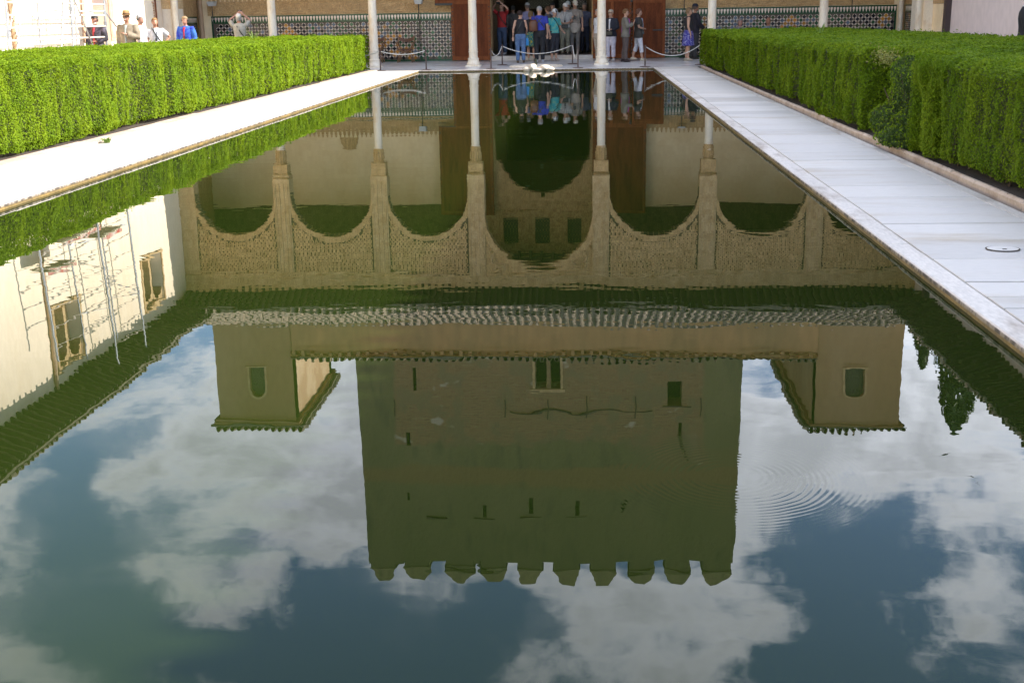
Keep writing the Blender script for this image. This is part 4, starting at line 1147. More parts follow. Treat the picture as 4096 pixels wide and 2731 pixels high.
# corner towers
def corner_tower(x0, x1, y0, y1, label, wx0, wx1, lit):
    t = thing('corner_tower', label, 'tower', ((x0 + x1) / 2, (y0 + y1) / 2, 0)); to = Vector(t.location)
    F = lambda u, z, d: (u - to.x, y0 + d - to.y, z)
    win = (wx0, wx1, 10.45, 11.47)
    mb = MB(); wall_holes(mb, F, x0, x1, 7.35, 12.38, [win], .5)
    spandrel(mb, F, wx0, wx1, 11.0, 11.47, semi(wx0, wx1, 11.12, 11.45, 10), .01, .45)
    mb.build('front_wall', M['ochre_t'], t)
    mb = MB()
    wall_holes(mb, lambda u, z, d: (x0 + d - to.x, u - to.y, z), y0 + .001, y1, 7.35, 12.38, [], .4); wall_holes(mb, lambda u, z, d: (x1 - d - to.x, u - to.y, z), y0 + .001, y1, 7.35, 12.38, [], .4)
    wall_holes(mb, lambda u, z, d: (u - to.x, y1 - d - to.y, z), x0, x1, 7.35, 12.38, [], .4)
    mb.build('side_wall', M['sunlit_side'] if lit else M['ochre_t'], t)
    fr = MB()
    cv = semi(wx0 - .07, wx1 + .07, 11.12, 11.54, 10); ci = semi(wx0, wx1, 11.12, 11.45, 10)
    for k in range(10): fr.quad(F(*ci[k], -.02), F(*ci[k + 1], -.02), F(*cv[k + 1], -.02), F(*cv[k], -.02)); fr.quad(F(*cv[k], -.02), F(*cv[k + 1], -.02), F(*cv[k + 1], 0), F(*cv[k], 0))
    for a, b in ((wx0 - .07, wx0), (wx1, wx1 + .07)): fr.box(a - to.x, b - to.x, y0 - to.y - .02, y0 - to.y - .001, 10.45, 11.12)
    fr.box(wx0 - .1 - to.x, wx1 + .1 - to.x, y0 - to.y - .06, y0 - to.y - .0012, 10.38, 10.449)
    wv = fr.build('window', M['carved_light'], t)
    mb = MB(); mb.box(wx0 - to.x, wx1 - to.x, y0 - to.y + .30, y0 - to.y + .32, 10.45, 11.47)
    lattice(mb, lambda u, z, q: F(u, z, .2 + q), lambda u, z: wx0 < u < wx1, wx0, wx1, 10.45, 11.4, .1, .1, .5, 0, .03); mb.build('lattice', M['lat'], wv)
    mb = MB(); mb.box(x0 - .14 - to.x, x1 + .14 - to.x, y0 - .14 - to.y, y1 + .14 - to.y, 12.385, 12.46); mb.box(x0 - .18 - to.x, x1 + .18 - to.x, y0 - .18 - to.y, y1 + .18 - to.y, 12.461, 12.50); mb.build('eave', M['ochre_t'], t)
    L_ = x1 - x0 + .6
    mb = MB(); mb.box(x0 - to.x, x1 - to.x, y0 - to.y, y1 - to.y, 12.53, 12.62); mb.build('roof_cap', M['rpan'], t)
    tiled_roof(t, (x1 + .3, y0 - .22, 12.55), math.pi, L_, .75, 14, .25, 1, zsc=2.0)
    tiled_roof(t, (x1 + .3, y1 + .3, 12.553), -math.pi / 2, y1 - y0 + .12, .75, 14, .25, 1, zsc=2.0)
    tiled_roof(t, (x0 - .3, y0 + .18, 12.556), math.pi / 2, y1 - y0 + .12, .75, 14, .25, 1, zsc=2.0)
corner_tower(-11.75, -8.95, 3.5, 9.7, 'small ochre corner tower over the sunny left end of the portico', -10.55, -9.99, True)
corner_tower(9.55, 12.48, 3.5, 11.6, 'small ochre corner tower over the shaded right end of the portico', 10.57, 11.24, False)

# ================================================================== THE GREAT TOWER
tw = thing('battlemented_tower', 'massive battlemented masonry tower rising behind the palace front', 'tower', (0, 11, 0))
TY = 11.0
def tx(z, s):      # slight batter
    return (-8.19 + (z - 12.8) * .0135 + .0) if s < 0 else (8.0 - (z - 12.8) * .0105)
def Ptw(u, z, d):
    # u given at z = 12.8; pull in with height
    f = (tx(z, 1) - tx(z, -1)) / (8.0 + 8.19)
    c = (tx(z, 1) + tx(z, -1)) / 2
    return ((u + .095) * f + c - .0, d, z)
tholes = [(-1.62, 1.62, .1, 4.0), (-.60, -.14, 12.2, 13.62), (.02, .47, 12.2, 13.62), (4.93, 5.53, 13.2, 14.26), (-5.80, -5.66, 12.6, 13.62), (-6.20, -6.02, 15.38, 16.1),
          (-2.99, -2.83, 18.75, 19.3), (-.95, -.76, 18.5, 19.2), (1.09, 1.27, 18.6, 19.22), (3.10, 3.24, 18.6, 19.1), (-6.33, -6.22, 18.28, 18.68), (5.42, 5.56, 15.0, 15.9)]
mb = MB(); wall_holes(mb, Ptw, -8.19, 8.0, 0, 21.45, tholes, 1.3); mb.build('front_wall', M['tower'], tw)
mb = MB()
for s in (-1, 1):
    mb.quad((tx(0, s), 0, 0), (tx(0, s), 16, 0), (tx(21.45, s), 16, 21.45), (tx(21.45, s), 0, 21.45)); q = -s * 1.3
    mb.quad((tx(0, s) + q, .1, 0), (tx(0, s) + q, 15.9, 0), (tx(21.45, s) + q, 15.9, 21.45), (tx(21.45, s) + q, .1, 21.45))
nw = (-1.55, 1.55, 2.0, 3.1)
wall_holes(mb, lambda u, z, d: (u, 16 - d, z), -8.19, 8.0, 0, 21.45, [nw], 1.2)
mb.box(-7.8, 7.6, .5, 15.5, 20.3, 20.5); mb.box(-7.8, 7.6, 1.32, 14.7, 9.5, 9.7)
mb.build('side_wall', M['tower'], tw)
for x0_ in (-1.45, .07):     # pierced windows of the inner hall, daylight behind
    mb = MB(); lattice(mb, lambda u, z, q: (u, 15.2 + q, z), lambda u, z: True, x0_ - .1, x0_ + 1.5, 1.95, 3.2, .15, .14, .905, 0, .04)
    stuff(mb.build('pierced_window', M['dark'], tw))
mb = MB(); mb.box(-.12, .12, 14.9, 15.5, 1.9, 3.2); mb.build('window_mullion', M['dark'], tw)
# merlons with pyramidal caps; the third is broken
MER = [(-8.06, -6.86, 0), (-6.55, -5.29, 0), (-4.69, -3.37, 1), (-3.15, -1.97, 2), (-1.52, -.34, 2), (.08, 1.31, 0), (1.70, 2.89, 0), (3.39, 4.56, 0), (4.97, 6.11, 0), (6.59, 7.9, 1)]
gap_z = [21.5, 21.52, 21.55, 21.3, 21.35, 21.42, 21.44, 21.46, 21.5]
def merlon(x0, x1, y0, y1, kind, zb=21.452):
    mb = MB(); zt = 21.92; xm, ym = (x0 + x1) / 2, (y0 + y1) / 2
    mb.box(x0 + .05, x1 - .05, y0 + .05, y1 - .05, zb, zt - .001)
    mb.box(x0, x1, y0, y1, zt, zt + .06)
    h = (.78, 1.0, .66)[kind]; tr = (.40, .18, .5)[kind]; dx, dy = (x1 - x0) / 2, (y1 - y0) / 2
    jx = random.uniform(-.06, .06)
    vs = [(x0 + .02, y0 + .02, zt + .061), (x1 - .02, y0 + .02, zt + .061), (x1 - .02, y1 - .02, zt + .061), (x0 + .02, y1 - .02, zt + .061)]
    vs += [(xm + jx + sx * dx * tr, ym + sy * dy * tr, zt + h + random.uniform(-.08, .08)) for sx, sy in ((-1, -1), (1, -1), (1, 1), (-1, 1))]
    mb.add(vs, [(3, 2, 1, 0), (4, 5, 6, 7), (0, 1, 5, 4), (1, 2, 6, 5), (2, 3, 7, 6), (3, 0, 4, 7)])
    mb.build('merlon', M['tower'], tw)
for (a, b, k) in MER: merlon(a, b, .02, .95, k)
mb = MB()
for i in range(9):
    a, b = MER[i][1] - .02, MER[i + 1][0] + .02
    mb.box(a, b, .04, .85, 21.453, gap_z[i] + .1 if i < 3 else max(21.47, gap_z[i]))
mb.build('parapet_sill', M['tower'], tw)
for x0_, x1_ in ((-8.06, -7.1), (6.95, 7.9)):
    y = 1.4
    while y < 14: merlon(x0_, x1_, y, y + 1.2, 0); y += 1.65
# small satellite dish and mesh by the broken merlon
mb = MB(); mb.tube([(-3.22, .5, 21.4), (-3.1, .45, 22.0)], .02, 6); mb.loft([(-3.12, .4, 21.75, .02, .02), (-3.12, .36, 21.9, .2, .16), (-3.12, .36, 22.0, .2, .16)], 10); mb.build('aerial', M['iron'], tw)
# twin window details, ledges and old timbers
mb = MB(); mb.tube([(-.06, .25, 12.2), (-.06, .25, 13.2)], .05, 8); mb.box(-.16, .04, .1, .5, 13.2, 13.62); mb.box(-.85, .62, -.10, -.003, 13.70, 13.76)
for x in (-.68, .49): mb.box(x - .05, x + .05, -.03, -.003, 12.2, 13.66)
wv = mb.build('twin_window', M['carved_light'], tw)
for q in ((-1.0, 1.0, 11.9, 13.9), (4.7, 5.8, 12.9, 14.5)):
    mb = MB(); mb.box(q[0], q[1], 1.0, 1.2, q[2], q[3]); mb.build('opening_shade', M['dark'], wv)  # near-black sheet, its colour standing in for shade inside the opening
for (a, b, c, d) in [h for h in tholes if h[0] < -2 or h[2] > 15]:
    mb = MB(); mb.box(a - .1, b + .1, .7, .8, c - .1, d + .1); mb.build('slit_back', M['dark'], wv)
mb = MB()
for (x, z) in ((-2.91, 19.38), (-.86, 19.36), (1.15, 19.35), (-5.0, 19.4)): mb.box(x - .46, x + .46, -.09, -.003, z, z + .022)
mb.box(4.72, 5.9, -.07, -.003, 14.27, 14.33)
for x in (-1.9, -.1, 1.54, 3.59, -6.62, 6.32): mb.tube([(x, -.03, 14.0), (x + .03, -.035, 14.3), (x - .01, -.03, 14.75)], .022, 5)
pts = [(-1.7 + k * .3, -.02, 14.52 + .12 * math.sin(k * .8) * random.uniform(.3, 1)) for k in range(21)]
mb.tube(pts, [.015 + .03 * abs(math.sin(k * .37)) for k in range(21)], 6)
mb.build('old_ledge', M['ledge'], tw)

# ================================================================== WEST AND EAST WINGS
ww = thing('west_wing', 'sunlit cream plastered wing along the left side of the court with a tiled eave', 'building', (XL, -18, 0)); wo = Vector(ww.location)
Pw = lambda u, z, d: (-d, u - wo.y, z)
wholes = [(-2.06, -.38, 5.40, 6.92), (-8.28, -6.72, 5.40, 7.0), (-4.30, -2.62, .05, 3.0), (1.14, 1.80, .05, 2.75), (-14.6, -13.0, 5.4, 7.0), (-20.5, -19.0, 5.4, 7.0), (-16.5, -14.8, .05, 3.0)]
mb = MB(); wall_holes(mb, Pw, -40, 2.0, 0, 7.60, wholes, .45); mb.build('wall', M['wwall'], ww)
def twin_window(u0, u1, z0, z1):
    um = (u0 + u1) / 2
    mb = MB()
    for (a, b) in ((u0, um - .07), (um + .07, u1)): spandrel(mb, Pw, a, b, z1 - .45, z1, semi(a, b, z1 - .5, z1 - .12, 8), .06, .35)
    mb.box(-.40, -.07, um - .07 - wo.y, um + .07 - wo.y, z0, z1)
    for uu in (u0 - .1, u1): mb.box(.002, .03, uu - wo.y, uu + .1 - wo.y, z0 - .08, z1 + .1)
    mb.box(.002, .035, u0 - wo.y, u1 - wo.y, z1 + .001, z1 + .1); mb.box(.002, .05, u0 - .14 - wo.y, u1 + .14 - wo.y, z0 - .09, z0 - .0)
    wv = mb.build('window', M['carved_light'], ww)
    mb = MB(); mb.box(-.42, -.38, u0 - wo.y, u1 - wo.y, z0, z1); mb.build('shade_sheet', M['dark'], wv)  # near-black sheet stands in for the unlit room behind the window
    mb = MB()
    for (a, b) in ((u0 + .04, um - .12), (um + .12, u1 - .04)): mb.box(-.36, -.33, a - wo.y, a + .12 - wo.y, z0, z1 - .2); mb.box(-.36, -.33, b - .12 - wo.y, b - wo.y, z0, z1 - .2)
    mb.build('blind_leaf', M['dwood'], wv)
for h in wholes:
    if h[2] > 4: twin_window(*h)
# doorway of grey shade with carved jambs and lintel arch
for (a, b, c, d) in ((-4.30, -2.62, .05, 3.0), (-16.5, -14.8, .05, 3.0)):
    mb = MB(); spandrel(mb, Pw, a, b, 2.2, 3.0, semi(a, b, 2.1, 2.92, 12), .02, .43); mb.box(-.9, -.86, a - .3 - wo.y, b + .3 - wo.y, 0, 3.2)
    dv = mb.build('doorway', M['ewall'], ww)
    mb = MB()
    for (u0, u1) in ((a - .26, a - .002), (b + .002, b + .34)): mb.box(.002, .03, u0 - wo.y, u1 - wo.y, 1.1, 3.45); mb.box(.031, .04, u0 + .04 - wo.y, u1 - .04 - wo.y, 1.2, 3.4)
    mb.box(.002, .032, a - wo.y, b - wo.y, 3.05, 3.45); mb.build('jamb_panel', M['brickw'], dv)
# small arched door by the portico
mb = MB(); spandrel(mb, Pw, 1.14, 1.80, 2.0, 2.75, semi(1.14, 1.80, 2.2, 2.65, 12), .01, .4); dv = mb.build('small_doorway', M['wwall'], ww)
mb = MB(); mb.box(-.22, -.17, 1.13 - wo.y, 1.81 - wo.y, .05, 2.75); mb.build('door', M['wood_edge'], dv)
for k in range(17):
    t = math.pi * k / 16; z = 2.2 + .52 * math.sin(t); u = 1.47 - .42 * math.cos(t)
    mb = MB(); mb.bar((.012, u - wo.y, z), (.012, 1.47 - .56 * math.cos(t) - wo.y, 2.2 + .66 * math.sin(t)), .05, .06, (1, 0, 0)); mb.build('brick', M['brickw'], dv)
for k in range(14):
    for (a, b) in ((.98, 1.13), (1.81, 1.95)):
        mb = MB(); mb.box(.002, .02, a - wo.y, b - wo.y, 1.2 + k * .072, 1.2 + k * .072 + .06); mb.build('brick', M['brickw'], dv)
mb = MB(); mb.tube([(.06, -8.62 - wo.y, .1), (.06, -8.62 - wo.y, 7.4)], .05, 8); mb.build('drain_pipe', M['pipe2'], ww)
rafters(ww, (-10.94, 1.1, 7.88), -math.pi / 2, 40, .98, .36, .30, .09, .12, (0, 26), .17)
tiled_roof(ww, (-10.93, 1.1, 7.82), -math.pi / 2, 40, 3.6, 16, .26, 2, (0, 26))
mb = MB(); mb.box(-4, -.46, -40 - wo.y, 2.0 - wo.y, 7.2, 7.4); mb.build('attic_floor', M['dwood'], ww)

ew = thing('east_wing', 'shaded pinkish wing along the right side of the court with a tiled eave', 'building', (XR, -18, 0)); eo = Vector(ew.location)
Pe = lambda u, z, d: (d, u - eo.y, z)
eholes = [(-6.5, -5.0, 5.4, 6.9), (-12.5, -11.0, 5.4, 6.9), (-20, -18.5, 5.4, 6.9), (-15.5, -14.0, .05, 2.9)]
mb = MB(); wall_holes(mb, Pe, -40, 1.74, 0, 7.35, eholes, .45); mb.build('wall', M['ewall'], ew)
mb = MB()
for (a, b, c, d) in eholes: mb.box(.40, .44, a - eo.y, b - eo.y, c, d)
mb.build('shade_sheet', M['dark'], ew)  # near-black sheets put in for the shade inside the openings
mb = MB(); mb.box(-.16, -.003, .02 - eo.y, .28 - eo.y, .05, 7.2); mb.build('drain_pipe', M['pipe'], ew)
mb = MB(); mb.box(-.06, -.003, .72 - eo.y, 1.73 - eo.y, .05, 1.75); mb.build('door_jamb', M['plaster'], ew)
mb = MB(); mb.box(-.08, -.003, .50 - eo.y, 1.73 - eo.y, 1.76, 2.6); mb.build('carved_lintel', M['carved'], ew)
rafters(ew, (11.14, -38.9, 7.58), math.pi / 2, 40, 1.0, .36, .30, .09, .12, (16, 40), .17)
tiled_roof(ew, (11.13, -38.9, 7.52), math.pi / 2, 40, 4.2, 14, .26, 2, (15, 40))
mb = MB(); mb.box(.46, 4.5, -40 - eo.y, 1.7 - eo.y, 6.9, 7.1); mb.build('attic_floor', M['dwood'], ew)

# ================================================================== CYPRESSES BEYOND THE EAST WING
M['cyp'] = mat('cypress_leaf', (.045, .075, .022), .6, c2=(.07, .105, .03), vscale=3, transl=.15, fine=.3, bscale=12)
M['trunk'] = mat('cypress_bark', (.10, .07, .05), .9, c2=(.06, .045, .03), vscale=8)
def cypress(x, y, h, r, label, seed):
    t = thing('cypress', label, 'tree', (x, y, 0)); random.seed(seed)
    mb = MB(); mb.tube([(0, 0, 0), (.05, 0, h * .4), (0, .05, h * .9)], [.2, .13, .03], 7)
    for _ in range(26):
        z = random.uniform(1, h * .9); a = random.uniform(0, 6.28); q = r * .7 * (1 - (z / h) ** 3); mb.tube([(0, 0, z), (math.cos(a) * q * .6, math.sin(a) * q * .6, z + .5), (math.cos(a) * q, math.sin(a) * q, z + 1.2)], [.04, .025, .01], 5)
    mb.build('trunk', M['trunk'], t)
    n = int(5200 * r * h / 10)
    z = np.random.beta(1.3, 1.15, n) * (h - .6) + .6; a = np.random.uniform(0, 6.283, n)
    prof = r * np.sin(np.clip(1 - z / h, 0, 1) ** .62 * math.pi / 2) * np.clip(z / 1.6, .3, 1)
    lump = 1 + (vnoise(a * 2.2, z * .9, seed) - .5) * .6 + (vnoise(a * 6, z * 2.6, seed + 1) - .5) * .4
    q = prof * lump * np.random.uniform(.55, 1.05, n) ** .5
    P = np.stack([q * np.cos(a), q * np.sin(a), z], 1); Nn = np.stack([np.cos(a), np.sin(a), np.full(n, .6)], 1)
    o = leaves_mesh('crown', P, Nn, np.full(n, .13), M['cyp'], jit=.6, up=.2); o.parent = t; stuff(o)
cypress(16.0, 13.2, 13.3, .95, 'slender dark cypress standing nearer the palace behind the right wing', 5)
cypress(16.0, 8.3, 14.5, 1.5, 'broad dark cypress standing behind the roof of the right wing', 6)

# ================================================================== SWIFTS IN THE AIR
def bird(loc, rz, bank, label):
    t = thing('bird', label, 'bird', loc, rz); t.rotation_euler = (bank, .1, rz); t.scale = (1.35, 1.35, 1.35)
    mb = MB(); mb.tube([(0, .10, 0), (0, .07, .002), (0, .02, 0), (0, -.05, 0), (0, -.09, 0)], [.004, .018, .022, .014, .006], 8); mb.build('body', M['black'], t, True)
    for s in (-1, 1):
        mb = MB(); v = [(0, .045, .004), (s * .09, .06, .02), (s * .19, -.01, .02), (s * .10, .015, .014), (0, -.02, .004)]; v2 = [(a, b, c - .005) for a, b, c in v]
        mb.add(v + v2, [(0, 1, 2, 3, 4), (9, 8, 7, 6, 5), (0, 1, 6, 5), (1, 2, 7, 6), (2, 3, 8, 7), (3, 4, 9, 8)]); mb.build('wing', M['black'], t)
    mb = MB(); mb.add([(-.012, -.08, 0), (.012, -.08, 0), (.03, -.16, 0), (0, -.12, .002), (-.03, -.16, 0)], [(0, 1, 2, 3, 4)]); mb.build('tail', M['black'], t)
bird((12.879, -.574, 12.0), .5, .5, 'dark swift with spread wings level, the more distant of two over the court')
bird((13.1, -2.73, 12.0), 2.2, -.7, 'dark swift banking with one wing raised, nearer of two over the court')

# ================================================================== SCAFFOLD BY THE WEST WING
sc = thing('scaffold_tower', 'pale metal scaffold towers with ladder frames standing against the sunlit left wing', 'scaffold', (-11.0, -7.8, .05)); so_ = Vector(sc.location)
XF, XB = -11.30, -11.80
def pole(a, b, r=.026, name='standard', m='rail'):
    mb = MB(); mb.tube([Vector(a) - so_, Vector(b) - so_], r, 8); mb.build(name, M[m], sc, True, 50)
def py(k, z):      # the standards lean a little
    y0, y1, zt = ((-10.32, -9.68, 6.45), (-6.90, -6.10, 7.62), (-4.72, -4.02, 7.6))[k]
    return y0 + (y1 - y0) * z / zt
for k, zt in ((0, 6.45), (1, 7.62), (2, 7.6)):
    pole((XF, py(k, .05), .05), (XF, py(k, zt), zt), .032)
    if k: pole((XB, py(k, .05) - .75, .05), (XB, py(k, zt - .5) - .75, zt - .5), .024)
    for z in (1.9, 3.9, 5.8) if k else (): pole((XF, py(k, z), z), (XB, py(k, z) - .75, z), .016, 'transom')
for k in (0, 1):
    for z in np.arange(.96, 2.3, .277): pole((XF, py(k, z), z), (XF, py(k + 1, z), z), .021, 'rung', 'rail_b')
    for z in np.arange(2.7, 6.3 if k == 0 else 7.3, .47):
        pole((XF, py(k, z), z), (XF, py(k + 1, z), z + .02), .013, 'rung', 'rail_b')
    if k:
        pole((XB, py(k, 1.8) - .75, 1.8), (XB, py(k + 1, 1.8) - .75, 1.8), .016, 'rung', 'rail_b'); pole((XB, py(k, 1.2) - .75, 1.2), (XB, py(k + 1, 1.2) - .75, 1.2), .016, 'rung', 'rail_b')
pole((XF + .04, -7.05, 2.4), (XF + .04, -7.75, .6), .03, 'brace'); pole((XF + .04, -6.7, 2.4), (XF + .04, -5.3, .6), .018, 'brace')
pole((XB, -8.3, 2.6), (XB, -9.4, .9), .022, 'brace'); pole((XB, -8.9, .8), (XB, -7.9, 2.8), .02, 'brace'); pole((XF, -4.55, 1.9), (-11.0, -3.5, .9), .02, 'outrigger'); pole((XF, -10.2, 1.15), (-10.75, -10.7, .05), .024, 'outrigger')
pole((XF + .04, py(1, 5.0), 5.0), (XF + .04, py(2, 5.8), 5.8), .016, 'brace')
for (ya, yb, z) in ((-9.6, -8.0, 4.15), (-8.6, -6.3, 3.55), (-6.2, -4.9, 3.85)):
    for k in range(2):
        mb = MB(); x = XF - .03 - k * .225; mb.bbox(x - .21 - so_.x, x - so_.x, ya - so_.y, yb - so_.y, z - so_.z, z + .04 - so_.z, .008); mb.build('platform_board', M['board'], sc)
    mb = MB(); mb.box(XF - .022 - so_.x, XF - .004 - so_.x, ya - so_.y, yb - so_.y, z + .045 - so_.z, z + .13 - so_.z); mb.build('toe_board', M['strip_r'], sc)
for (k, z) in ((0, 1.35), (1, 1.95), (2, 1.85), (2, 1.58)):
    mb = MB(); mb.tube([Vector((XF, py(k, z) - .0, z - .05)) - so_, Vector((XF, py(k, z), z + .05)) - so_], .045, 8); mb.build('coupler', M['rail'], sc)

# ================================================================== POSTS AND ROPES
POST = [(-4.752, .24, 'iron rope post in front of the end of the left hedge, leftmost of the row'), (-3.339, .22, 'iron rope post at the far left corner of the pool'), (-1.355, .24, 'iron rope post by the pool edge just right of the left middle column'),
        (-1.150, 2.25, 'iron rope post set back beside the doorway, left of the woman in jeans'), (1.10, 2.35, 'iron rope post set back on the right of the doorway, before the tall man'), (1.288, .30, 'iron rope post by the pool edge just left of the right middle column'),
        (3.317, .385, 'iron rope post at the far right corner of the pool'), (5.03, .98, 'iron rope post half hidden behind the end of the right hedge')]
proto = None
for i, (x, y, lab) in enumerate(POST):
    z = floor_z(y)
    if proto is None:
        t = thing('rope_post', lab, 'post', (x, y, z), 0, 'iron posts carrying the rope barrier')
        mb = MB(); mb.lathe(0, 0, [(.165, 0), (.165, .012), (.15, .02), (.03, .03)], 20); mb.build('base_plate', M['post'], t)
        mb = MB(); mb.lathe(0, 0, [(.022, .02), (.019, .60), (.024, .605), (.024, .625), (.010, .64)], 10); mb.build('stem', M['post'], t, True, 40)
        mb = MB(); mb.tube([(.02, 0, .57), (.045, 0, .58), (.045, 0, .595)], .006, 6); mb.build('hook', M['post'], t); proto = t
    else:
        t = copy_tree(proto); t.location = (x, y, z); t['label'] = lab; t.rotation_euler.z = random.uniform(-.3, .3)
def rope(i, j, sag, lab, end=None):
    a = Vector((POST[i][0], POST[i][1], floor_z(POST[i][1]) + .58)); b = Vector(end) if end else Vector((POST[j][0], POST[j][1], floor_z(POST[j][1]) + .58))
    mb = MB(); d = (b - a); d2 = Vector((d.x, d.y, 0)).normalized() * .03
    a, b = a + d2, b - d2
    mb.tube([a.lerp(b, k / 16) - Vector((0, 0, sag * 4 * (k / 16) * (1 - k / 16))) - a for k in range(17)], .013, 7)
    o = mb.build('rope', M['rope'], None, True); o.location = a; tag(o, lab, 'rope', 'pale ropes of the barrier')
rope(0, 1, .10, 'slightly sagging pale rope in front of the wooden chair')
rope(2, 3, .22, 'short deeply looped pale rope left of the woman in jeans')
rope(3, 4, .24, 'long pale rope hanging across the front of the doorway')
rope(4, 5, .33, 'short slack pale rope near the right middle column')
rope(6, 7, .28, 'pale rope sagging from the far right pool corner to the right hedge')
rope(0, 0, .03, 'tail of pale rope running behind the end of the left hedge', end=(-5.6, .8, .45))

# ================================================================== FOUNTAIN AND ROCKS AT THE FAR EDGE
ft = thing('fountain_basin', 'low round marble fountain basin with a short bronze jet before the doorway', 'fountain', (-.03, 1.32, .06))
mb = MB(); mb.lathe(0, 0, [(.83, .0), (.84, .03), (.81, .055), (.74, .06), (.70, .03), (.2, .02), (.05, .02)], 40); mb.build('basin', M['rock'], ft, True, 40)
mb = MB(); mb.lathe(0, 0, [(.04, .02), (.035, .1), (.05, .11), (.05, .13), (.03, .14), (.028, .2), (.04, .21), (.02, .235), (.012, .25)], 10); mb.build('jet', M['bronze'], ft, True, 40)
sp = thing('water_spout', 'pale rounded marble channel stones spilling over the far pool edge below the fountain', 'spout', (.07, -.05, .03))
def stone(c, r, name, seed):
    random.seed(seed); mb = MB(); rings = []
    for k in range(8):
        f = math.pi * (k + .35) / 7.7; rings.append((c[0] + random.uniform(-.015, .015), c[1] + random.uniform(-.02, .02), c[2] - r[2] * math.cos(f), max(.01, r[0] * math.sin(f) ** .42), max(.01, r[1] * math.sin(f) ** .42)))
    mb.loft(rings, 12); mb.build(name, M['rock'], sp, True)
stone((-.15, .03, .07), (.12, .34, .105), 'lip_stone', 1); stone((.22, .03, .055), (.16, .34, .085), 'lip_stone', 2); stone((-.30, -.06, .02), (.14, .22, .07), 'side_stone', 3); stone((.36, -.06, .02), (.15, .22, .07), 'side_stone', 4); stone((.03, -.10, .0), (.26, .22, .06), 'channel_floor', 5)
random.seed(21)

# ================================================================== CHAIRS, LAMPS
def x_chair(x, y, rz, lab):
    t = thing('folding_chair', lab, 'chair', (x, y, floor_z(y)), rz, 'curved wooden folding chairs along the dado')
    for fy in (-.21, .21):
        for s in (-1, 1):
            mb = MB(); pts = []
            for k in range(6):
                a = math.pi / 2 * (1 - k / 5); pts.append((s * .25 * math.sin(a), fy, .35 - .35 * (1 - math.cos(a)) + .0))
            for k in range(1, 7):
                a = math.pi / 2 * k / 6; pts.append((-s * .27 * math.sin(a), fy, .35 + .30 * (1 - math.cos(a))))
            mb.tube(pts, .022, 6); mb.build('curved_leg', M['chair'], t, True)
    for s in (-1, 1):
        mb = MB(); mb.bbox(s * .27 - .03, s * .27 + .03, -.27, .27, .63, .67, .01); mb.build('arm', M['chair'], t)
    mb = MB(); mb.quad((-.24, -.2, .44), (.24, -.2, .44), (.24, .2, .44), (-.24, .2, .44)); mb.box(-.24, .24, -.2, .2, .40, .43); mb.build('seat', M['leather'], t)
    mb = MB(); pts = []
    for k in range(9):
        f = k / 8; pts.append((-.27 + .54 * f, .25 + .03 * math.sin(math.pi * f), .80 - .08 * math.sin(math.pi * f)))
    for a, b in zip(pts[:-1], pts[1:]): mb.bar(a, b, .02, .11)
    mb.build('backrest', M['leather'], t)
    for s in (-1, 1):
        mb = MB(); mb.bar((s * .27, .25, .66), (s * .27, .25, .88), .035, .035); mb.build('back_post', M['chair'], t)
x_chair(-4.63, 4.75, 0, 'curved wooden folding chair standing clear against the left tiled dado behind the rope')
x_chair(-5.66, 4.75, 0, 'curved wooden folding chair half hidden behind the second column from the left')
x_chair(6.67, 4.72, 0, 'wooden chair behind the right hedge on which the grey haired visitor sits')
x_chair(7.6, 4.72, 0, 'wooden chair behind the right hedge on which the bald visitor sits')
x_chair(5.72, 4.72, 0, 'wooden chair behind the right hedge on which the visitor in blue sits')
def lamp(x, y, h, lab):
    t = thing('floor_lamp', lab, 'lamp', (x, y, floor_z(y)), 0, 'slim uplighters along the back wall')
    mb = MB(); mb.bbox(-.14, .14, -.14, .14, 0, .015, .004); mb.build('foot', M['black'], t)
    mb = MB(); mb.tube([(0, 0, .015), (0, 0, h - .12)], .016, 8); mb.build('pole', M['black'], t)
    mb = MB(); mb.add([(-.10, -.1, h - .12), (.10, -.1, h - .12), (.12, .1, h - .12), (-.12, .1, h - .12), (-.14, -.14, h + .02), (.14, -.14, h + .02), (.15, .14, h + .04), (-.15, .14, h + .04)], [(3, 2, 1, 0), (4, 5, 6, 7), (0, 1, 5, 4), (1, 2, 6, 5), (2, 3, 7, 6), (3, 0, 4, 7)]); mb.build('lamp_head', M['lamp'], t)
lamp(-4.18, 5.1, 2.03, 'slim black floor lamp with a grey box head left of the great door')
lamp(-11.35, 5.1, 2.08, 'slim black floor lamp in the far left corner of the portico')
lamp(4.83, 5.1, 2.1, 'slim black floor lamp right of the wicket door behind the woman in black')
lamp(10.4, 5.1, 2.1, 'slim black floor lamp near the right end of the portico')

# drifting petals and a leaf on the water
M['petal'] = mat('pale_petal', (.6, .5, .38), .6)
for i, (x, y, lab) in enumerate([(-2.02, -4.6, 'pale petal floating near the reflection of the left middle column'), (-1.2, -3.4, 'tiny pale petal floating nearest the marble spout'), (2.9, -9.6, 'white speck floating below the wicket door reflection near the right edge'),
        (1.1, -15.5, 'pale bit of blossom floating in the middle of the pool'), (3.0, -22.4, 'small pale leaf floating near the right edge of the pool')]):
    t = MB(); s = .03
    t.add([(-s, 0, .002), (0, -s * .6, .004), (s, 0, .010), (0, s * .6, .004), (0, 0, .006)], [(0, 1, 4), (1, 2, 4), (2, 3, 4), (3, 0, 4)])
    o = t.build('petal', M['petal']); o.location = (x, y, 0); tag(o, lab, 'petal', 'petals on the water')

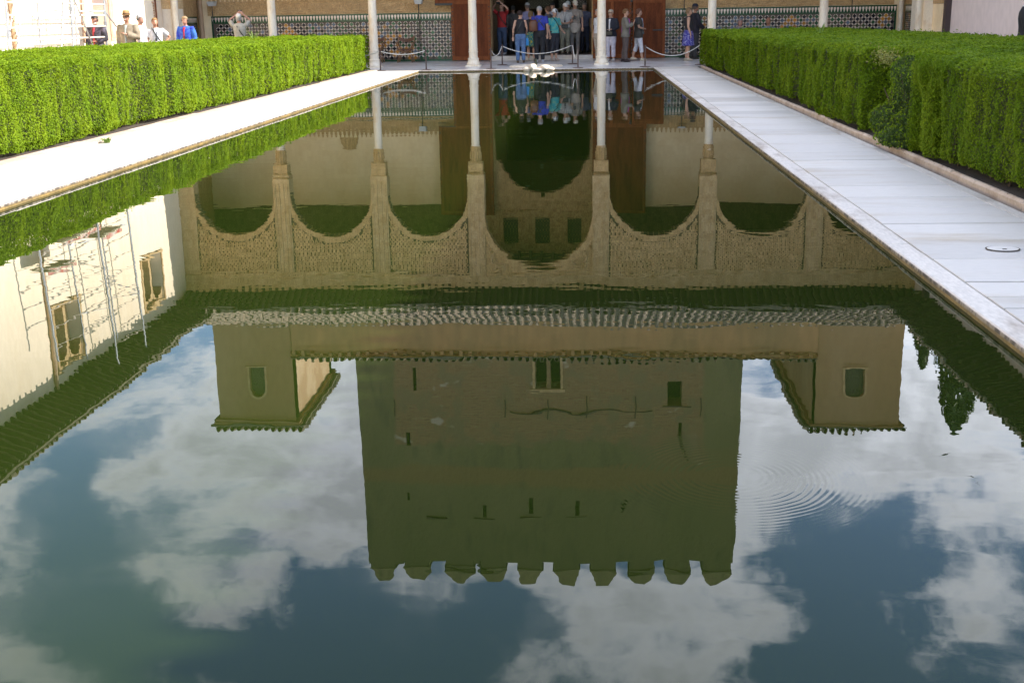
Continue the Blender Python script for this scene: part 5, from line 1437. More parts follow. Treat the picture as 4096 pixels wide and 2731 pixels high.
# ================================================================== PEOPLE
SKIN = {}
def skinm(c=(.50, .29, .20)):
    if c not in SKIN: SKIN[c] = mat('skin', c, .5, c2=tuple(v * .82 for v in c), vscale=9)
    return SKIN[c]
CL = {}
def cloth(c, c2=None, sc=8, thr=(.4, .6)):
    k = (c, c2, sc)
    if k not in CL: CL[k] = mat('cloth', c, .85, c2=c2 or tuple(v * .78 for v in c), vscale=sc, thr=thr, bump=.25, bscale=14, coords='Object')
    return CL[k]
def hand(mb, w, d, side, sc, curl=.5, n=None):
    """palm, four fingers and a thumb continuing from wrist w along d"""
    d = Vector(d).normalized(); n = Vector(n or (0, 1, 0)); s = d.cross(n)
    if s.length < .1: s = d.cross(Vector((0, 0, 1)))
    s.normalize(); n = s.cross(d).normalized()
    w = Vector(w)
    mb.tube([w - d * .01 * sc, w + d * .03 * sc], [.024 * sc, .028 * sc], 8)
    for k, (off, ln) in enumerate(((-.030, .068), (-.010, .078), (.010, .074), (.028, .058))):
        a = w + s * off * .7 * sc + d * .01 * sc; b = w + s * off * sc + d * .085 * sc
        c1 = b + (d * (1 - curl * .4) - n * curl * .6).normalized() * ln * .5 * sc; c2 = c1 + (d * (1 - curl) - n * curl).normalized() * ln * .5 * sc
        mb.tube([a, b, c1, c2], [.015 * sc, .0125 * sc, .0098 * sc, .008 * sc], 6)
    a = w + s * -.018 * sc + d * .02 * sc
    mb.tube([a, a + (d * .6 - s * .8 - n * .2).normalized() * .042 * sc, a + (d * .6 - s * .8 - n * .2).normalized() * .042 * sc + (d - n * .4).normalized() * .034 * sc], [.014 * sc, .0115 * sc, .0088 * sc], 6)
ARMS = {  # elbow, wrist, hand direction for the right arm (mirror for the left), at 1.75 m height
    'down': ((.245, -.03, 1.13), (.255, .06, .88), (0, .1, -1)),
    'back': ((.245, -.10, 1.14), (.25, -.10, .89), (0, -.1, -1)),
    'fwd': ((.235, .03, 1.13), (.20, .24, .98), (-.2, .8, -.2)),
    'belly': ((.25, .0, 1.14), (.08, .20, 1.08), (-1, .2, .1)),
    'chest': ((.25, .03, 1.14), (.06, .22, 1.22), (-.8, .3, .4)),
    'phone': ((.23, .06, 1.15), (.16, .26, 1.27), (-.2, .5, .8)),
    'up': ((.30, .15, 1.56), (.10, .24, 1.74), (-.7, .2, .6)),
    'hip': ((.37, -.10, 1.20), (.20, .0, 1.03), (-.6, .4, -.5)),
    'lap': ((.24, .05, 1.15), (.12, .30, 1.02), (-.3, .9, -.1))}
def person(label, x, y, heading, h=1.70, fem=False, build=1.0, skin=(.50, .29, .20), shirt=(.5, .5, .5), shirt2=None, sleeve='short', hem=.92, pants=(.05, .05, .06), pants2=None, plen=1.0,
           skirt=None, skirt2=None, jacket=None, jacket2=None, jopen=True, jhem=.84, shoes=(.04, .035, .03), hair=(.18, .11, .06), hairlen=.5, bald=False, hat=None, hatc=(.6, .58, .52), arms=('down', 'down'), stride=0.0,
           turn=0.0, tilt=0.0, look_up=0.0, z=None, seated=False, extra=(), glasses=False, lean=0.0):
    k = h / 1.75; fz = floor_z(y) if z is None else z
    root = thing('person', label, 'person', (x, y, fz), heading)
    sw_ = (.93 if fem else 1.0) * build; hp = (1.08 if fem else 1.0) * build
    hz = .90 if not seated else .47
    dz = hz - .90
    body = MB()
    def T(p, lean_=True):
        p = Vector(p); p.z += dz
        if lean and p.z > .9 + dz: p.y += (p.z - .9 - dz) * lean
        return p * k
    # torso, neck and head in one stack of rings
    hx, hy = 0, .0
    head = [(1.525, .05, .052, .016), (1.55, .062, .074, .024), (1.585, .070, .086, .018), (1.62, .074, .093, .010), (1.655, .076, .096, .004), (1.69, .072, .092, 0), (1.72, .058, .076, -.003), (1.742, .036, .05, -.004), (1.752, .012, .018, -.004)]
    rings = [(.84, .13 * hp, .085 * build, 0), (.88, .165 * hp, .11 * build, -.005), (.93, .17 * hp, .118 * build, 0), (1.02, .148 * build, .108 * build, .01), (1.12, .150 * build, .108 * build, .008), (1.26, .168 * sw_, .118 * build, .0), (1.36, .172 * sw_, .105 * build, -.006), (1.42, .150 * sw_, .085, -.012), (1.46, .10, .07, -.012), (1.485, .062, .060, -.005), (1.51, .054, .056, .004)]
    def ringpt(zz, rx, ry, oy): 
        p = T((0, oy, zz)); return (p.x, p.y, p.z, rx * k, ry * k)
    body.loft([ringpt(*r) for r in rings] + [ringpt(1.53, .053, .056, .010)], 16)
    hb = MB(); hb.loft([((hx) * k, (oy) * k, (zz - 1.53) * k, rx * k, ry * k) for zz, rx, ry, oy in head], 16)
    hb.add([(-.012 * k, .098 * k, .10 * k), (.012 * k, .098 * k, .10 * k), (.016 * k, .100 * k, .062 * k), (-.016 * k, .100 * k, .062 * k), (0, .125 * k, .066 * k), (0, .104 * k, .118 * k)], [(0, 5, 4), (5, 1, 4), (1, 2, 4), (2, 3, 4), (3, 0, 4)])
    for s in (-1, 1): hb.loft([(s * .076 * k, -.004 * k, .075 * k, .006 * k, .01 * k), (s * .083 * k, -.008 * k, .10 * k, .009 * k, .02 * k), (s * .083 * k, -.006 * k, .125 * k, .006 * k, .012 * k)], 6)
    hb.tube([(-.024 * k, .098 * k, .035 * k), (0, .105 * k, .034 * k), (.024 * k, .098 * k, .035 * k)], .006 * k, 5)
    Hm = Matrix.Translation(T((0, .008, 1.53))) @ Matrix.Rotation(turn, 4, 'Z') @ Matrix.Rotation(look_up, 4, 'X') @ Matrix.Rotation(tilt, 4, 'Y')
    body.add([Hm @ Vector(v) for v in hb.v], hb.f)
    def arm(s, pose):
        e, w_, d = ARMS[pose] if isinstance(pose, str) else pose
        sh = T((s * .182 * sw_, -.012, 1.405)); e = T((s * e[0] * (build * .5 + .5), e[1], e[2])); w_ = T((s * w_[0], w_[1], w_[2])); return sh, e, w_, Vector((s * d[0], d[1], d[2]))
    AR = [arm(1, arms[0]), arm(-1, arms[1])]
    for s, (sh, e, w_, d) in zip((1, -1), AR):
        body.tube([T((s * .10, -.01, 1.39)), sh, sh.lerp(e, .5), e, e.lerp(w_, .35), w_], [.05 * k, .056 * k * build, .046 * k * build, .039 * k, .038 * k, .025 * k], 10)
        hand(body, w_, d, s, k, .45, (0, 1, 0) if abs(d.z) > .5 else (0, 0, 1))
    LG = []
    for s in (-1, 1):
        st = stride * s
        if seated:
            pts = [T((s * .09, 0, .88)), T((s * .10, .22, .91)), Vector((s * .11, .44, .47)) * k, Vector((s * .11, .44, .27)) * k, Vector((s * .11, .42, .08)) * k]
        else:
            kn = (s * .098, st * .20 + abs(stride) * .05, .48 + (.02 if st < 0 else 0)); an = (s * .10, st * .42 - .02, .085 + (.05 if st < -.1 else 0))
            pts = [T((s * .085, 0, .88)), T((s * .094, st * .08 + .01, .70)), T(kn), T((kn[0], (kn[1] + an[1]) / 2 - .02, .30)), T(an)]
        rr = [.092 * hp * k, .083 * hp * k, .056 * k, .052 * k, .037 * k]
        body.tube(pts, rr, 12); LG.append((pts, rr))
        a = pts[-1]; body.tube([a, a + Vector((0, .03, -.03)) * k, a + Vector((0, .12, -.055)) * k], [.037 * k, .04 * k, .03 * k], 8)
    me_o = body.build('body', skinm(skin), root)
    md = me_o.modifiers.new('r', 'REMESH'); md.mode = 'VOXEL'; md.voxel_size = .0125
    ms = me_o.modifiers.new('s', 'SMOOTH'); ms.iterations = 3; ms.factor = .5
    BODIES.append(me_o)
    def garment(name, mb, m, vox=.018):
        o = mb.build(name, m, root)
        q = o.modifiers.new('r', 'REMESH'); q.mode = 'VOXEL'; q.voxel_size = vox
        q = o.modifiers.new('s', 'SMOOTH'); q.iterations = 3; q.factor = .5
        BODIES.append(o); return o
    def top(grow, hem_, slv, flare=0.0):
        mb = MB(); rg = []
        for zz, rx, ry, oy in [r for r in rings if r[0] > hem_ + .02 and r[0] < 1.47]: rg.append(ringpt(zz, rx + grow, ry + grow, oy))
        f = .172 * hp + grow + flare
        low = [ringpt(hem_, f, .118 * build + grow + flare * .8, 0)]
        if hem_ < .84: low.append(ringpt(.90, .174 * hp + grow, .12 * build + grow, 0))
        rg = low + [r for r in rg if r[2] > low[-1][2] + .02] + [ringpt(1.475, .085, .072, -.01)]
        mb.loft(rg, 16)
        for s, (sh, e, w_, d) in zip((1, -1), AR):
            g = grow
            if slv == 'short': mb.tube([T((s * .09, -.01, 1.385)), sh, sh.lerp(e, .72)], [.058 * k, (.062 + g * .5) * k * build, (.058 + g) * k * build], 10)
            elif slv == 'long': mb.tube([T((s * .09, -.01, 1.385)), sh, sh.lerp(e, .5), e, e.lerp(w_, .45), e.lerp(w_, .93)], [.058 * k, (.062 + g * .5) * k * build, (.055 + g) * k * build, (.048 + g) * k, (.044 + g) * k, (.036 + g) * k], 10)
            elif slv == 'elbow': mb.tube([T((s * .09, -.01, 1.385)), sh, sh.lerp(e, .5), e, e.lerp(w_, .2)], [.058 * k, (.062 + g * .5) * k * build, (.055 + g) * k * build, (.048 + g) * k, (.046 + g) * k], 10)
        return mb
    garment('shirt', top(.012, hem, sleeve), cloth(shirt, shirt2))
    if jacket:
        mb = top(.028, jhem, 'long' if jopen != 'short' else 'short', .02)
        o = garment('jacket', mb, cloth(jacket, jacket2))
        if jopen:       # a strip of the shirt shows down the open front
            mb = MB()
            mb.loft([ringpt(zz, .05, .10 * build + .062 - max(0, zz - 1.3) * .22, .012) for zz in (hem + .0, 1.1, 1.25, 1.35, 1.44)], 10); garment('shirt_front', mb, cloth(shirt, shirt2))
    if skirt:
        mb = MB(); mb.loft([ringpt(1.03, .155 * build, .115 * build, .005), ringpt(.92, .185 * hp, .135 * hp, 0), ringpt(.78, .20 * hp, .155 * hp, 0), ringpt(.60, .21 * hp, .17 * hp, .0), ringpt(.50, .215 * hp, .18 * hp, .0)][::-1], 16); garment('skirt', mb, cloth(skirt, skirt2, 22, (.5, .62)))
    else:
        mb = MB(); mb.loft([ringpt(.79, .14 * hp, .115 * build, 0), ringpt(.88, .185 * hp, .134 * build, -.005), ringpt(.95, .176 * hp, .125 * build, 0), ringpt(1.03, .158 * build, .116 * build, .008)], 16)
        for pts, rr in LG:
            q = [pts[0], pts[1], pts[2], pts[3], pts[4]]; g = [.014, .016, .020, .022, .028]
            rad = [r + a * k for r, a in zip(rr, g)]
            if plen < 1: q = q[:3] + [pts[2].lerp(pts[4], plen)]; rad = rad[:3] + [rr[3] + .022 * k]
            mb.tube(q, rad, 12)
        garment('trousers', mb, cloth(pants, pants2))
    for pts, rr in LG:
        a = pts[-1]; mb = MB(); b0 = Vector((a.x, a.y, 0)) if True else a
        zlift = max(0, a.z - .095 * k); b0.z = zlift
        mb.loft([(b0.x, b0.y + .035 * k, b0.z + .004, .038 * k, .115 * k), (b0.x, b0.y + .038 * k, b0.z + .03 * k, .046 * k, .128 * k), (b0.x, b0.y + .02 * k, b0.z + .06 * k, .042 * k, .095 * k), (b0.x, b0.y - .005 * k, b0.z + .09 * k, .038 * k, .055 * k)], 12)
        mb.build('shoe', cloth(shoes), root, True)
    # hair
    def headpart(name, mb, m, smooth=True):
        me = mb; me.v = [tuple(Hm @ Vector(v)) for v in me.v]; return me.build(name, m, root, smooth)
    if not bald:
        mb = MB(); n = 16; low = .14 - hairlen * .16
        o = 0
        rows = []
        for r_ in range(7):
            f = r_ / 6; row = []
            for q in range(n):
                a = 2 * math.pi * q / n; front = math.sin(a)
                zl = (.155 if front > .35 else low) if front > .1 else low
                if front > .35: zl = .155
                elif front > -.2: zl = low + (.155 - low) * max(0, (front + .2) / .55) ** 2
                zz = zl + (.232 - zl) * math.sin(f * math.pi / 2)
                t = min(1, max(0, (zz - .155) / .077)); rad = math.sqrt(max(0, 1 - t * t)) if zz > .155 else 1.0
                bulge = 1.10 + .05 * math.sin(a * 3 + r_) * .5
                row.append((math.cos(a) * .080 * rad * bulge * k, (-.004 + math.sin(a) * .099 * rad * bulge) * k, zz * k))
            rows.append(row)
        vs = [p for r_ in rows for p in r_]; fs = []
        for r_ in range(6):
            for q in range(n): fs.append((r_ * n + q, r_ * n + (q + 1) % n, (r_ + 1) * n + (q + 1) % n, (r_ + 1) * n + q))
        fs.append(tuple(6 * n + q for q in range(n))); mb.add(vs, fs)
        headpart('hair', mb, cloth(hair, tuple(v * .6 for v in hair), 30))
    elif bald == 'fringe':
        mb = MB(); mb.tube([(math.cos(a) * .081 * k, (-.004 + math.sin(a) * .097) * k, .10 * k) for a in [math.pi * (.92 + 1.16 * i / 10) for i in range(11)]], .022 * k, 6); headpart('hair', mb, cloth(hair))
    if hat:
        mb = MB(); hm = cloth(hatc, None) if hat != 'spotted' else cloth((.72, .72, .72), (.015, .015, .015), 16, (.54, .56))
        if hat in ('cap', 'spotted'):
            mb.loft([(0, -.004 * k, .150 * k, .088 * k, .108 * k), (0, -.004 * k, .185 * k, .087 * k, .106 * k), (0, -.004 * k, .222 * k, .066 * k, .082 * k), (0, -.004 * k, .240 * k, .03 * k, .04 * k)], 16)
            if hat == 'cap': mb.loft([(0, .12 * k, .150 * k, .07 * k, .075 * k), (0, .12 * k, .158 * k, .07 * k, .072 * k)], 14)
            else: mb.loft([(0, 0, .135 * k, .115 * k, .135 * k), (0, 0, .155 * k, .092 * k, .112 * k)], 16)
        else:   # brimmed felt or straw hat
            mb.loft([(0, 0, .150 * k, .155 * k, .165 * k), (0, 0, .158 * k, .158 * k, .168 * k), (0, 0, .164 * k, .09 * k, .11 * k)], 18)
            mb.loft([(0, 0, .162 * k, .088 * k, .108 * k), (0, 0, .21 * k, .084 * k, .102 * k), (0, 0, .265 * k, .074 * k, .088 * k), (0, 0, .272 * k, .05 * k, .06 * k)], 18)
        o = headpart('hat', mb, hm)
        if hat == 'brim':
            mb = MB(); mb.loft([(0, 0, .164 * k, .0895 * k, .1095 * k), (0, 0, .192 * k, .0875 * k, .1065 * k)], 18); b_ = headpart('hat_band', mb, cloth((.05, .025, .015)))
    # eyes or sunglasses
    mb = MB()
    if glasses: mb.box(-.066 * k, .066 * k, .088 * k, .106 * k, .094 * k, .122 * k); headpart('sunglasses', mb, M['black'], False)
    else:
        for s in (-1, 1): mb.loft([(s * .03 * k, .093 * k, .098 * k, .004 * k, .004 * k), (s * .03 * k, .094 * k, .105 * k, .011 * k, .006 * k), (s * .03 * k, .093 * k, .112 * k, .004 * k, .004 * k)], 6)
        headpart('eyes', mb, cloth((.03, .02, .015)))
    for kind in extra:
        mb = MB()
        if kind == 'strap' or kind == 'strap_l':
            s = 1 if kind == 'strap' else -1
            g = .032 if not jacket else .05
            pts = []
            for i in range(13):
                a = math.pi * (i / 12); zz = 1.0 + .44 * (1 - i / 12)
            front = [T((s * .10, .03, 1.475)), T((s * .05, .10 + g, 1.36)), T((-s * .05, .115 + g, 1.2)), T((-s * .17, .06, 1.0))]
            back = [T((s * .10, .03, 1.475)), T((s * .06, -.09 - g, 1.38)), T((-s * .04, -.115 - g, 1.2)), T((-s * .17, -.05, 1.0))]
            for P_ in (front, back):
                for a_, b_ in zip(P_[:-1], P_[1:]): mb.bar(a_, b_, .03 * k, .008 * k, (0, 1, 0))
            mb.build('strap', M['black'], root)
        elif kind == 'cross_straps':
            for s in (-1, 1):
                P_ = [T((s * .11, .02, 1.475)), T((s * .07, -.10 - .03, 1.38)), T((-s * .07, -.118 - .03, 1.22)), T((-s * .155, -.06, 1.08))]
                for a_, b_ in zip(P_[:-1], P_[1:]): mb.bar(a_, b_, .03 * k, .01 * k, (0, 1, 0))
            mb.build('strap', M['black'], root)
        elif kind == 'pack_straps':
            for s in (-1, 1):
                P_ = [T((s * .10, -.05, 1.475)), T((s * .11, .095 + .02, 1.36)), T((s * .12, .115 + .025, 1.2)), T((s * .165, .03, 1.05))]
                for a_, b_ in zip(P_[:-1], P_[1:]): mb.bar(a_, b_, .035 * k, .012 * k, (0, 1, 0))
            mb.build('pack_strap', cloth((.35, .33, .28)), root)
        elif kind == 'lanyard':
            mb.tube([T((.05, .05, 1.47)), T((.035, .125, 1.36)), T((0, .14, 1.18))], .006 * k, 4); mb.tube([T((-.05, .05, 1.47)), T((-.035, .125, 1.36)), T((0, .14, 1.18))], .006 * k, 4); mb.bbox(-.03 * k, .03 * k, T((0, .145, 0)).y, T((0, .17, 0)).y, T((0, 0, 1.10)).z, T((0, 0, 1.18)).z, .005)
            mb.build('audio_guide', M['black'], root)
        elif kind == 'headphones':
            mb.tube([(math.cos(a) * .094 * k, -.005 * k, (.10 + math.sin(a) * .145) * k) for a in [math.pi * i / 10 for i in range(11)]], .008 * k, 5)
            for s in (-1, 1): mb.loft([(s * .092 * k, -.005 * k, .075 * k, .012 * k, .02 * k), (s * .098 * k, -.005 * k, .10 * k, .016 * k, .032 * k), (s * .092 * k, -.005 * k, .128 * k, .012 * k, .02 * k)], 8)
            headpart('headphones', mb, M['black'])
        elif kind == 'moustache':
            mb.tube([(-.03 * k, .100 * k, .045 * k), (0, .110 * k, .052 * k), (.03 * k, .100 * k, .045 * k)], .010 * k, 5); headpart('moustache', mb, cloth((.6, .57, .52)))
        elif kind == 'beard':
            mb.loft([(0, .05 * k, -.015 * k, .03 * k, .03 * k), (0, .05 * k, .01 * k, .062 * k, .052 * k), (0, .045 * k, .04 * k, .068 * k, .055 * k)], 10); headpart('beard', mb, cloth((.5, .47, .43)))
        elif kind == 'waist_jacket':
            mb.loft([ringpt(1.02, .18 * build, .14 * build, .0), ringpt(.95, .20 * hp, .16 * build, .01), ringpt(.82, .19 * hp, .17, .02), ringpt(.70, .12, .16, .04)][::-1], 14); garment('tied_jacket', mb, cloth((.40, .35, .29)))
        elif kind == 'bumbag':
            mb.bbox(-.12 * k, .12 * k, T((0, .12, 0)).y, T((0, .20, 0)).y, T((0, 0, .90)).z, T((0, 0, 1.03)).z, .02); mb.build('waist_bag', M['black'], root)
        elif kind == 'belt':
            mb.loft([ringpt(.975, .178 * hp, .13 * build, 0), ringpt(1.01, .168 * hp, .124 * build, .005)], 16); mb.build('belt', M['black'], root)
        elif kind == 'collar_stripe':
            mb.loft([ringpt(1.455, .135, .10, -.012), ringpt(1.47, .12, .095, -.012)], 14); mb.build('collar_stripe', cloth((.5, .5, .5)), root)
    return root
BODIES = []
def held(name, label, cat, p, local_pos, mb, m, smooth=False):
    """a carried thing, placed in the carrier's frame but standing on its own"""
    o = mb.build(name, m, None, smooth); c, s = math.cos(p.rotation_euler.z), math.sin(p.rotation_euler.z)
    x, y, z = local_pos
    o.location = (p.location.x + c * x - s * y, p.location.y + s * x + c * y, p.location.z + z); o.rotation_euler = (0, 0, p.rotation_euler.z); tag(o, label, cat); return o
def bag_mb(w, d, h):
    mb = MB(); mb.loft([(0, 0, 0, w * .40, d * .42), (0, 0, h * .12, w * .5, d * .5), (0, 0, h * .7, w * .46, d * .46), (0, 0, h, w * .30, d * .25)], 12)
    mb.tube([(-w * .3, 0, h * .9), (-w * .2, 0, h * 1.25), (w * .2, 0, h * 1.25), (w * .3, 0, h * .9)], .008, 5); return mb
def camera_mb():
    mb = MB(); mb.bbox(-.06, .06, -.025, .025, -.04, .04, .008); mb.tube([(0, .025, 0), (0, .09, 0)], [.032, .03], 12); return mb
def phone_mb():
    mb = MB(); mb.bbox(-.035, .035, -.006, .006, -.07, .07, .004); return mb
TO, AW, RT, LF = math.pi, 0.0, -math.pi / 2, math.pi / 2     # facing the camera, away, right, left

# --- at the doorway
p = person('woman seen from behind in a black sleeveless top and blue jeans before the doorway', -.62, 3.45, AW, 1.66, True, .97, shirt=(.012, .012, .016), sleeve='none', hem=.95, pants=(.09, .16, .30), pants2=(.06, .11, .22), shoes=(.12, .08, .05), hair=(.03, .014, .01), hairlen=.45, arms=('fwd', 'down'), turn=-.6, extra=('strap',))
held('plastic_bag', 'small bright blue bag hanging at the right side of the woman in jeans', 'bag', p, (.20, .12, .55), bag_mb(.13, .06, .24), cloth((.05, .28, .62)))
p = person('grey haired man seen from behind in a bright blue polo shirt and black trousers', .0, 3.6, AW, 1.78, False, 1.12, shirt=(.03, .045, .33), shirt2=(.022, .033, .25), sleeve='short', hem=.92, pants=(.012, .013, .017), shoes=(.45, .45, .48), hair=(.35, .34, .33), hairlen=.3, arms=('down', 'fwd'), extra=('cross_straps',))
held('shoulder_bag', 'brown leather rucksack hung on the back of the man in the blue polo shirt', 'bag', p, (-.19, -.20, 1.0), bag_mb(.30, .14, .36), M['leather'], True)
person('fair haired woman in a yellow green patterned skirt partly behind the man in blue', -.33, 4.75, AW, 1.62, True, 1.0, shirt=(.02, .02, .022), sleeve='long', hem=.95, skirt=(.02, .16, .17), skirt2=(.42, .34, .03), shoes=(.5, .45, .38), hair=(.20, .12, .05), hairlen=.8, turn=-.5)
person('woman in a turquoise shirt, black and white spotted hat and dark cropped trousers', .47, 4.35, TO + .75, 1.68, True, 1.12, shirt=(.03, .33, .36), shirt2=(.16, .40, .30), sleeve='short', hem=.93, pants=(.03, .03, .04), plen=.55, shoes=(.4, .33, .28), hair=(.3, .25, .2), hairlen=.4, hat='spotted', arms=('down', 'fwd'), look_up=-.25, turn=-.3, extra=('strap',))
person('man in a white cap and pale shirt with a guide device on his chest', .80, 5.75, TO, 1.70, False, 1.08, shirt=(.40, .40, .385), sleeve='short', pants=(.20, .20, .15), shoes=(.12, .1, .08), hair=(.4, .38, .36), hat='cap', hatc=(.75, .75, .73), arms=('belly', 'belly'), look_up=-.25, turn=.4, extra=('lanyard', 'bumbag'))  # shirt colour lowered, putting the doorway's shade into it
p = person('tall man in a beige cap, jacket tied round his waist, looking at a phone', 1.14, 5.9, TO, 1.80, False, 1.05, shirt=(.28, .245, .21), sleeve='short', pants=(.16, .15, .14), shoes=(.05, .05, .05), hair=(.2, .15, .1), hat='cap', hatc=(.68, .62, .52), arms=('chest', 'down'), look_up=-.45, turn=.25, extra=('pack_straps', 'waist_jacket', 'belt'))  # shade of the dim doorway is darkened into the shirt colour
held('phone', 'black phone held by the tall man in the beige cap', 'phone', p, (.0, .28, 1.24), phone_mb(), M['black'])
person('man in a white cap standing behind the tall man in the dim doorway', .88, 7.3, TO + .2, 1.78, False, 1.0, shirt=(.45, .45, .5), sleeve='short', pants=(.12, .12, .13), hat='cap', hatc=(.7, .7, .68), hair=(.3, .3, .3), look_up=-.2)
p = person('young man in a red t shirt raising a camera inside the doorway', -1.42, 6.3, TO - .35, 1.76, False, .97, shirt=(.36, .02, .02), sleeve='short', pants=(.045, .07, .13), shoes=(.4, .4, .42), hair=(.05, .03, .02), arms=('up', 'up'), extra=('strap',))
held('camera', 'black camera raised to his face by the young man in the red t shirt', 'camera', p, (0, .30, 1.76), camera_mb(), M['black'])
person('person in a grey cap and lavender shirt deep in the dim doorway', -.55, 7.0, AW + .4, 1.75, False, 1.0, shirt=(.26, .25, .40), sleeve='long', pants=(.05, .05, .06), hat='cap', hatc=(.45, .44, .42), hair=(.15, .12, .1))
person('person in a black cap between the blue polo shirt and the spotted hat', .36, 6.3, TO + .1, 1.72, False, 1.0, shirt=(.4, .42, .5), sleeve='short', pants=(.06, .06, .07), hat='cap', hatc=(.015, .015, .018), hair=(.1, .08, .06))
person('brown haired person just right of the man in blue, inside the doorway', .22, 5.9, AW + 1.0, 1.62, True, 1.0, shirt=(.10, .09, .09), sleeve='long', pants=(.05, .05, .06), hair=(.12, .06, .03), hairlen=.7)
person('shadowy person in a blue grey shirt at the right side inside the doorway', 1.48, 7.2, TO - .3, 1.72, False, 1.0, shirt=(.14, .15, .22), sleeve='short', pants=(.06, .065, .10), hair=(.2, .18, .16))
person('dark clothed person behind the young man in red, deep in the left of the doorway', -1.10, 7.6, AW, 1.68, False, 1.05, shirt=(.10, .09, .08), sleeve='long', pants=(.05, .05, .05), hair=(.04, .03, .02), extra=('strap_l',))
# --- right of the doorway
person('white haired woman with sunglasses, navy cardigan, white top and pale trousers beside the column', 2.34, 3.7, TO - .35, 1.64, True, 1.05, shirt=(.68, .68, .70), sleeve='short', jacket=(.018, .02, .032), pants=(.52, .50, .58), plen=.86, shoes=(.6, .58, .55), hair=(.55, .48, .38), hairlen=.4, arms=('down', 'belly'), glasses=True, extra=('bumbag',))
person('person in a white sleeve and navy vest mostly hidden behind the right middle column', 1.93, 4.1, LF + .5, 1.66, False, 1.08, shirt=(.66, .66, .68), sleeve='short', pants=(.42, .36, .29), shoes=(.3, .25, .2), hair=(.35, .32, .3), hairlen=.3, arms=('down', 'down'), jacket=None)
p = person('short haired woman in a grey cardigan and brown trousers holding a phone, facing right', 2.80, 3.1, RT, 1.66, True, .98, shirt=(.36, .07, .30), sleeve='short', jacket=(.17, .155, .125), jhem=.82, pants=(.10, .075, .068), shoes=(.03, .02, .02), hair=(.20, .10, .04), hairlen=.45, arms=('phone', 'phone'), stride=.10, glasses=True)
held('phone', 'dark blue phone in the hand of the woman in the grey cardigan', 'phone', p, (.08, .34, 1.30), phone_mb(), cloth((.02, .04, .09)))
person('woman in a dark brown cardigan and white cropped trousers walking right along the door', 3.24, 3.6, RT, 1.65, True, 1.08, shirt=(.28, .31, .37), sleeve='short', jacket=(.045, .04, .034), jopen='short', jhem=.78, pants=(.60, .60, .64), plen=.5, shoes=(.5, .44, .34), hair=(.14, .06, .035), hairlen=.6, arms=('belly', 'belly'), stride=.38, extra=('bumbag',))
person('blond woman in a sleeveless black top and blue spotted skirt facing right', 4.84, 3.3, RT, 1.66, True, 1.15, shirt=(.025, .025, .028), sleeve='none', hem=.90, skirt=(.035, .03, .24), skirt2=(.3, .3, .5), shoes=(.42, .36, .28), hair=(.26, .16, .08), hairlen=.75, arms=('down', 'down'), stride=.06)
person('man in a navy cap and dark jacket standing behind the woman in the spotted skirt', 5.12, 4.2, RT + .4, 1.76, False, 1.05, shirt=(.35, .33, .25), shirt2=(.1, .25, .25), sleeve='short', jacket=(.02, .018, .028), pants=(.05, .05, .055), hat='cap', hatc=(.012, .016, .035), hair=(.1, .07, .05), skin=(.36, .18, .11), arms=('fwd', 'fwd'))
person('grey haired visitor seated behind the right hedge, only the head showing above it', 6.67, 4.72, TO, 1.68, True, 1.1, shirt=(.25, .22, .22), sleeve='long', hair=(.28, .25, .24), hairlen=.8, arms=('lap', 'lap'), seated=True, skin=(.45, .25, .2))
person('bald visitor seated further right behind the right hedge, head showing above it', 7.6, 4.72, TO, 1.70, False, 1.0, shirt=(.16, .2, .25), sleeve='short', bald=True, arms=('lap', 'lap'), seated=True, skin=(.36, .17, .10))
person('visitor in a bright blue top seated just behind the shaft of the right column', 5.72, 4.72, TO, 1.66, True, 1.0, shirt=(.04, .05, .40), sleeve='long', hair=(.06, .04, .03), arms=('lap', 'lap'), seated=True)
person('man in a black jacket with a light collar stripe behind the right hedge', 9.50, -14.0, RT - .5, 1.86, False, 1.15, shirt=(.02, .02, .022), sleeve='long', hem=.80, jacket=(.014, .014, .018), jopen=False, pants=(.02, .02, .025), hair=(.08, .05, .04), arms=('fwd', 'belly'), extra=('collar_stripe',))
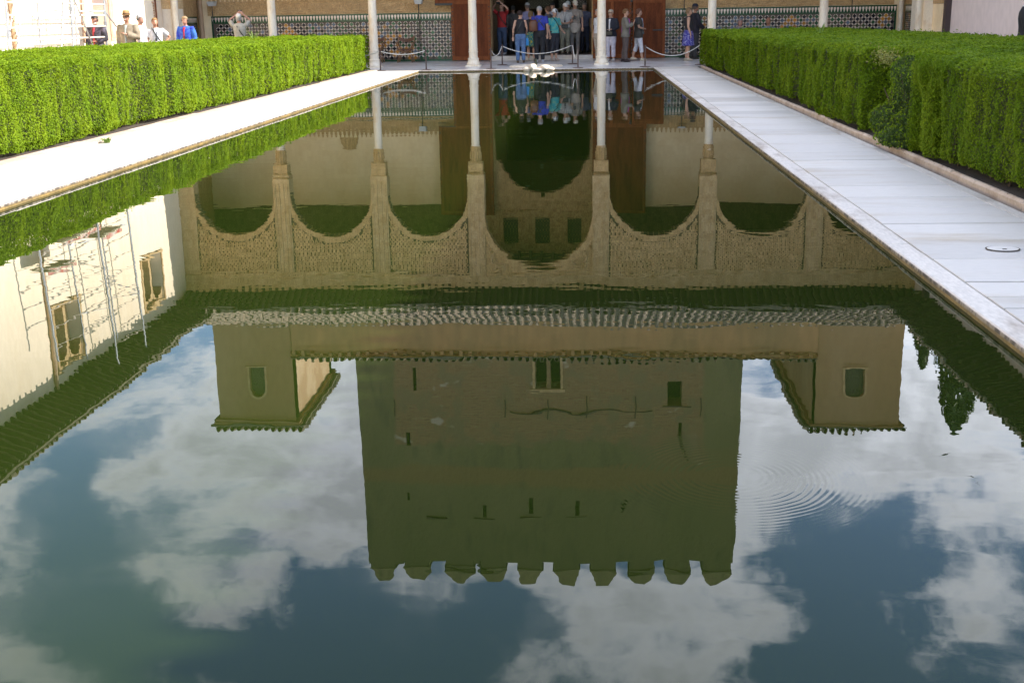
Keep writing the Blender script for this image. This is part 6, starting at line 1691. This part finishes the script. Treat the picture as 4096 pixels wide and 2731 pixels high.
# --- left, behind the hedge
p = person('man in a brown brimmed hat, sunglasses and beige jacket standing behind the left hedge', -10.2, -5.9, TO - .1, 1.80, False, 1.12, skin=(.36, .17, .11), shirt=(.33, .34, .31), shirt2=(.26, .29, .27), sleeve='short', jacket=(.25, .20, .14), jhem=.82, pants=(.15, .07, .04), hat='brim', hatc=(.30, .17, .065), hair=(.45, .42, .38), bald='fringe', arms=('down', 'chest'), glasses=True, turn=-.1, extra=('moustache',))
person('white haired man with headphones in a white shirt beside the brimmed hat', -10.2, -5.0, RT - .2, 1.74, False, 1.1, skin=(.38, .19, .13), shirt=(.55, .55, .54), sleeve='short', pants=(.05, .055, .08), hair=(.55, .54, .52), hairlen=.25, extra=('headphones',))
person('bearded man in a black cap and dark and red jacket behind the scaffold', -11.55, -4.65, TO - .1, 1.74, False, 1.1, skin=(.34, .16, .11), shirt=(.40, .03, .04), sleeve='short', jacket=(.075, .06, .085), jacket2=(.02, .018, .025), pants=(.015, .015, .02), hat='cap', hatc=(.02, .018, .02), hair=(.2, .17, .15), arms=('down', 'belly'), extra=('beard', 'strap'))
person('blond woman in a white t shirt looking up with a bag strap across her chest', -10.3, -3.6, TO + .35, 1.66, True, 1.08, skin=(.38, .18, .11), shirt=(.55, .54, .56), sleeve='short', pants=(.1, .1, .12), hair=(.30, .17, .06), hairlen=.45, arms=('down', 'hip'), look_up=.2, extra=('strap', 'lanyard'))
person('fair haired woman in a shiny blue jacket over a red top beside the left hedge', -10.15, -1.5, TO - .1, 1.70, True, 1.12, skin=(.37, .18, .12), shirt=(.36, .015, .035), sleeve='short', jacket=(.012, .03, .34), jacket2=(.03, .12, .42), jhem=.85, pants=(.06, .06, .08), hair=(.33, .22, .11), hairlen=.5, arms=('down', 'down'), extra=('lanyard', 'headphones'))
p = person('man in a beige t shirt seen from behind, raising a camera in both hands', -9.25, .95, AW + .12, 1.74, False, 1.12, skin=(.40, .21, .15), shirt=(.36, .335, .28), sleeve='short', pants=(.30, .27, .24), hat='cap', hatc=(.62, .58, .52), hair=(.4, .37, .34), arms=('up', 'up'), look_up=.35, extra=('strap_l', 'belt'))
held('camera', 'small dark camera held up by the man in the beige t shirt', 'camera', p, (0, .30, 1.82), camera_mb(), M['black'])
held('shoulder_bag', 'black shoulder bag at the right hip of the man in the beige t shirt', 'bag', p, (.24, -.06, .80), bag_mb(.26, .14, .26), M['black'], True)

# bake the remeshed figures in one pass
dg = bpy.context.evaluated_depsgraph_get()
new = []
for o in BODIES: new.append(bpy.data.meshes.new_from_object(o.evaluated_get(dg)))
for o, me in zip(BODIES, new):
    nm = o.data.name; o.modifiers.clear(); old = o.data; me.polygons.foreach_set('use_smooth', [True] * len(me.polygons)); o.data = me; bpy.data.meshes.remove(old); me.name = nm
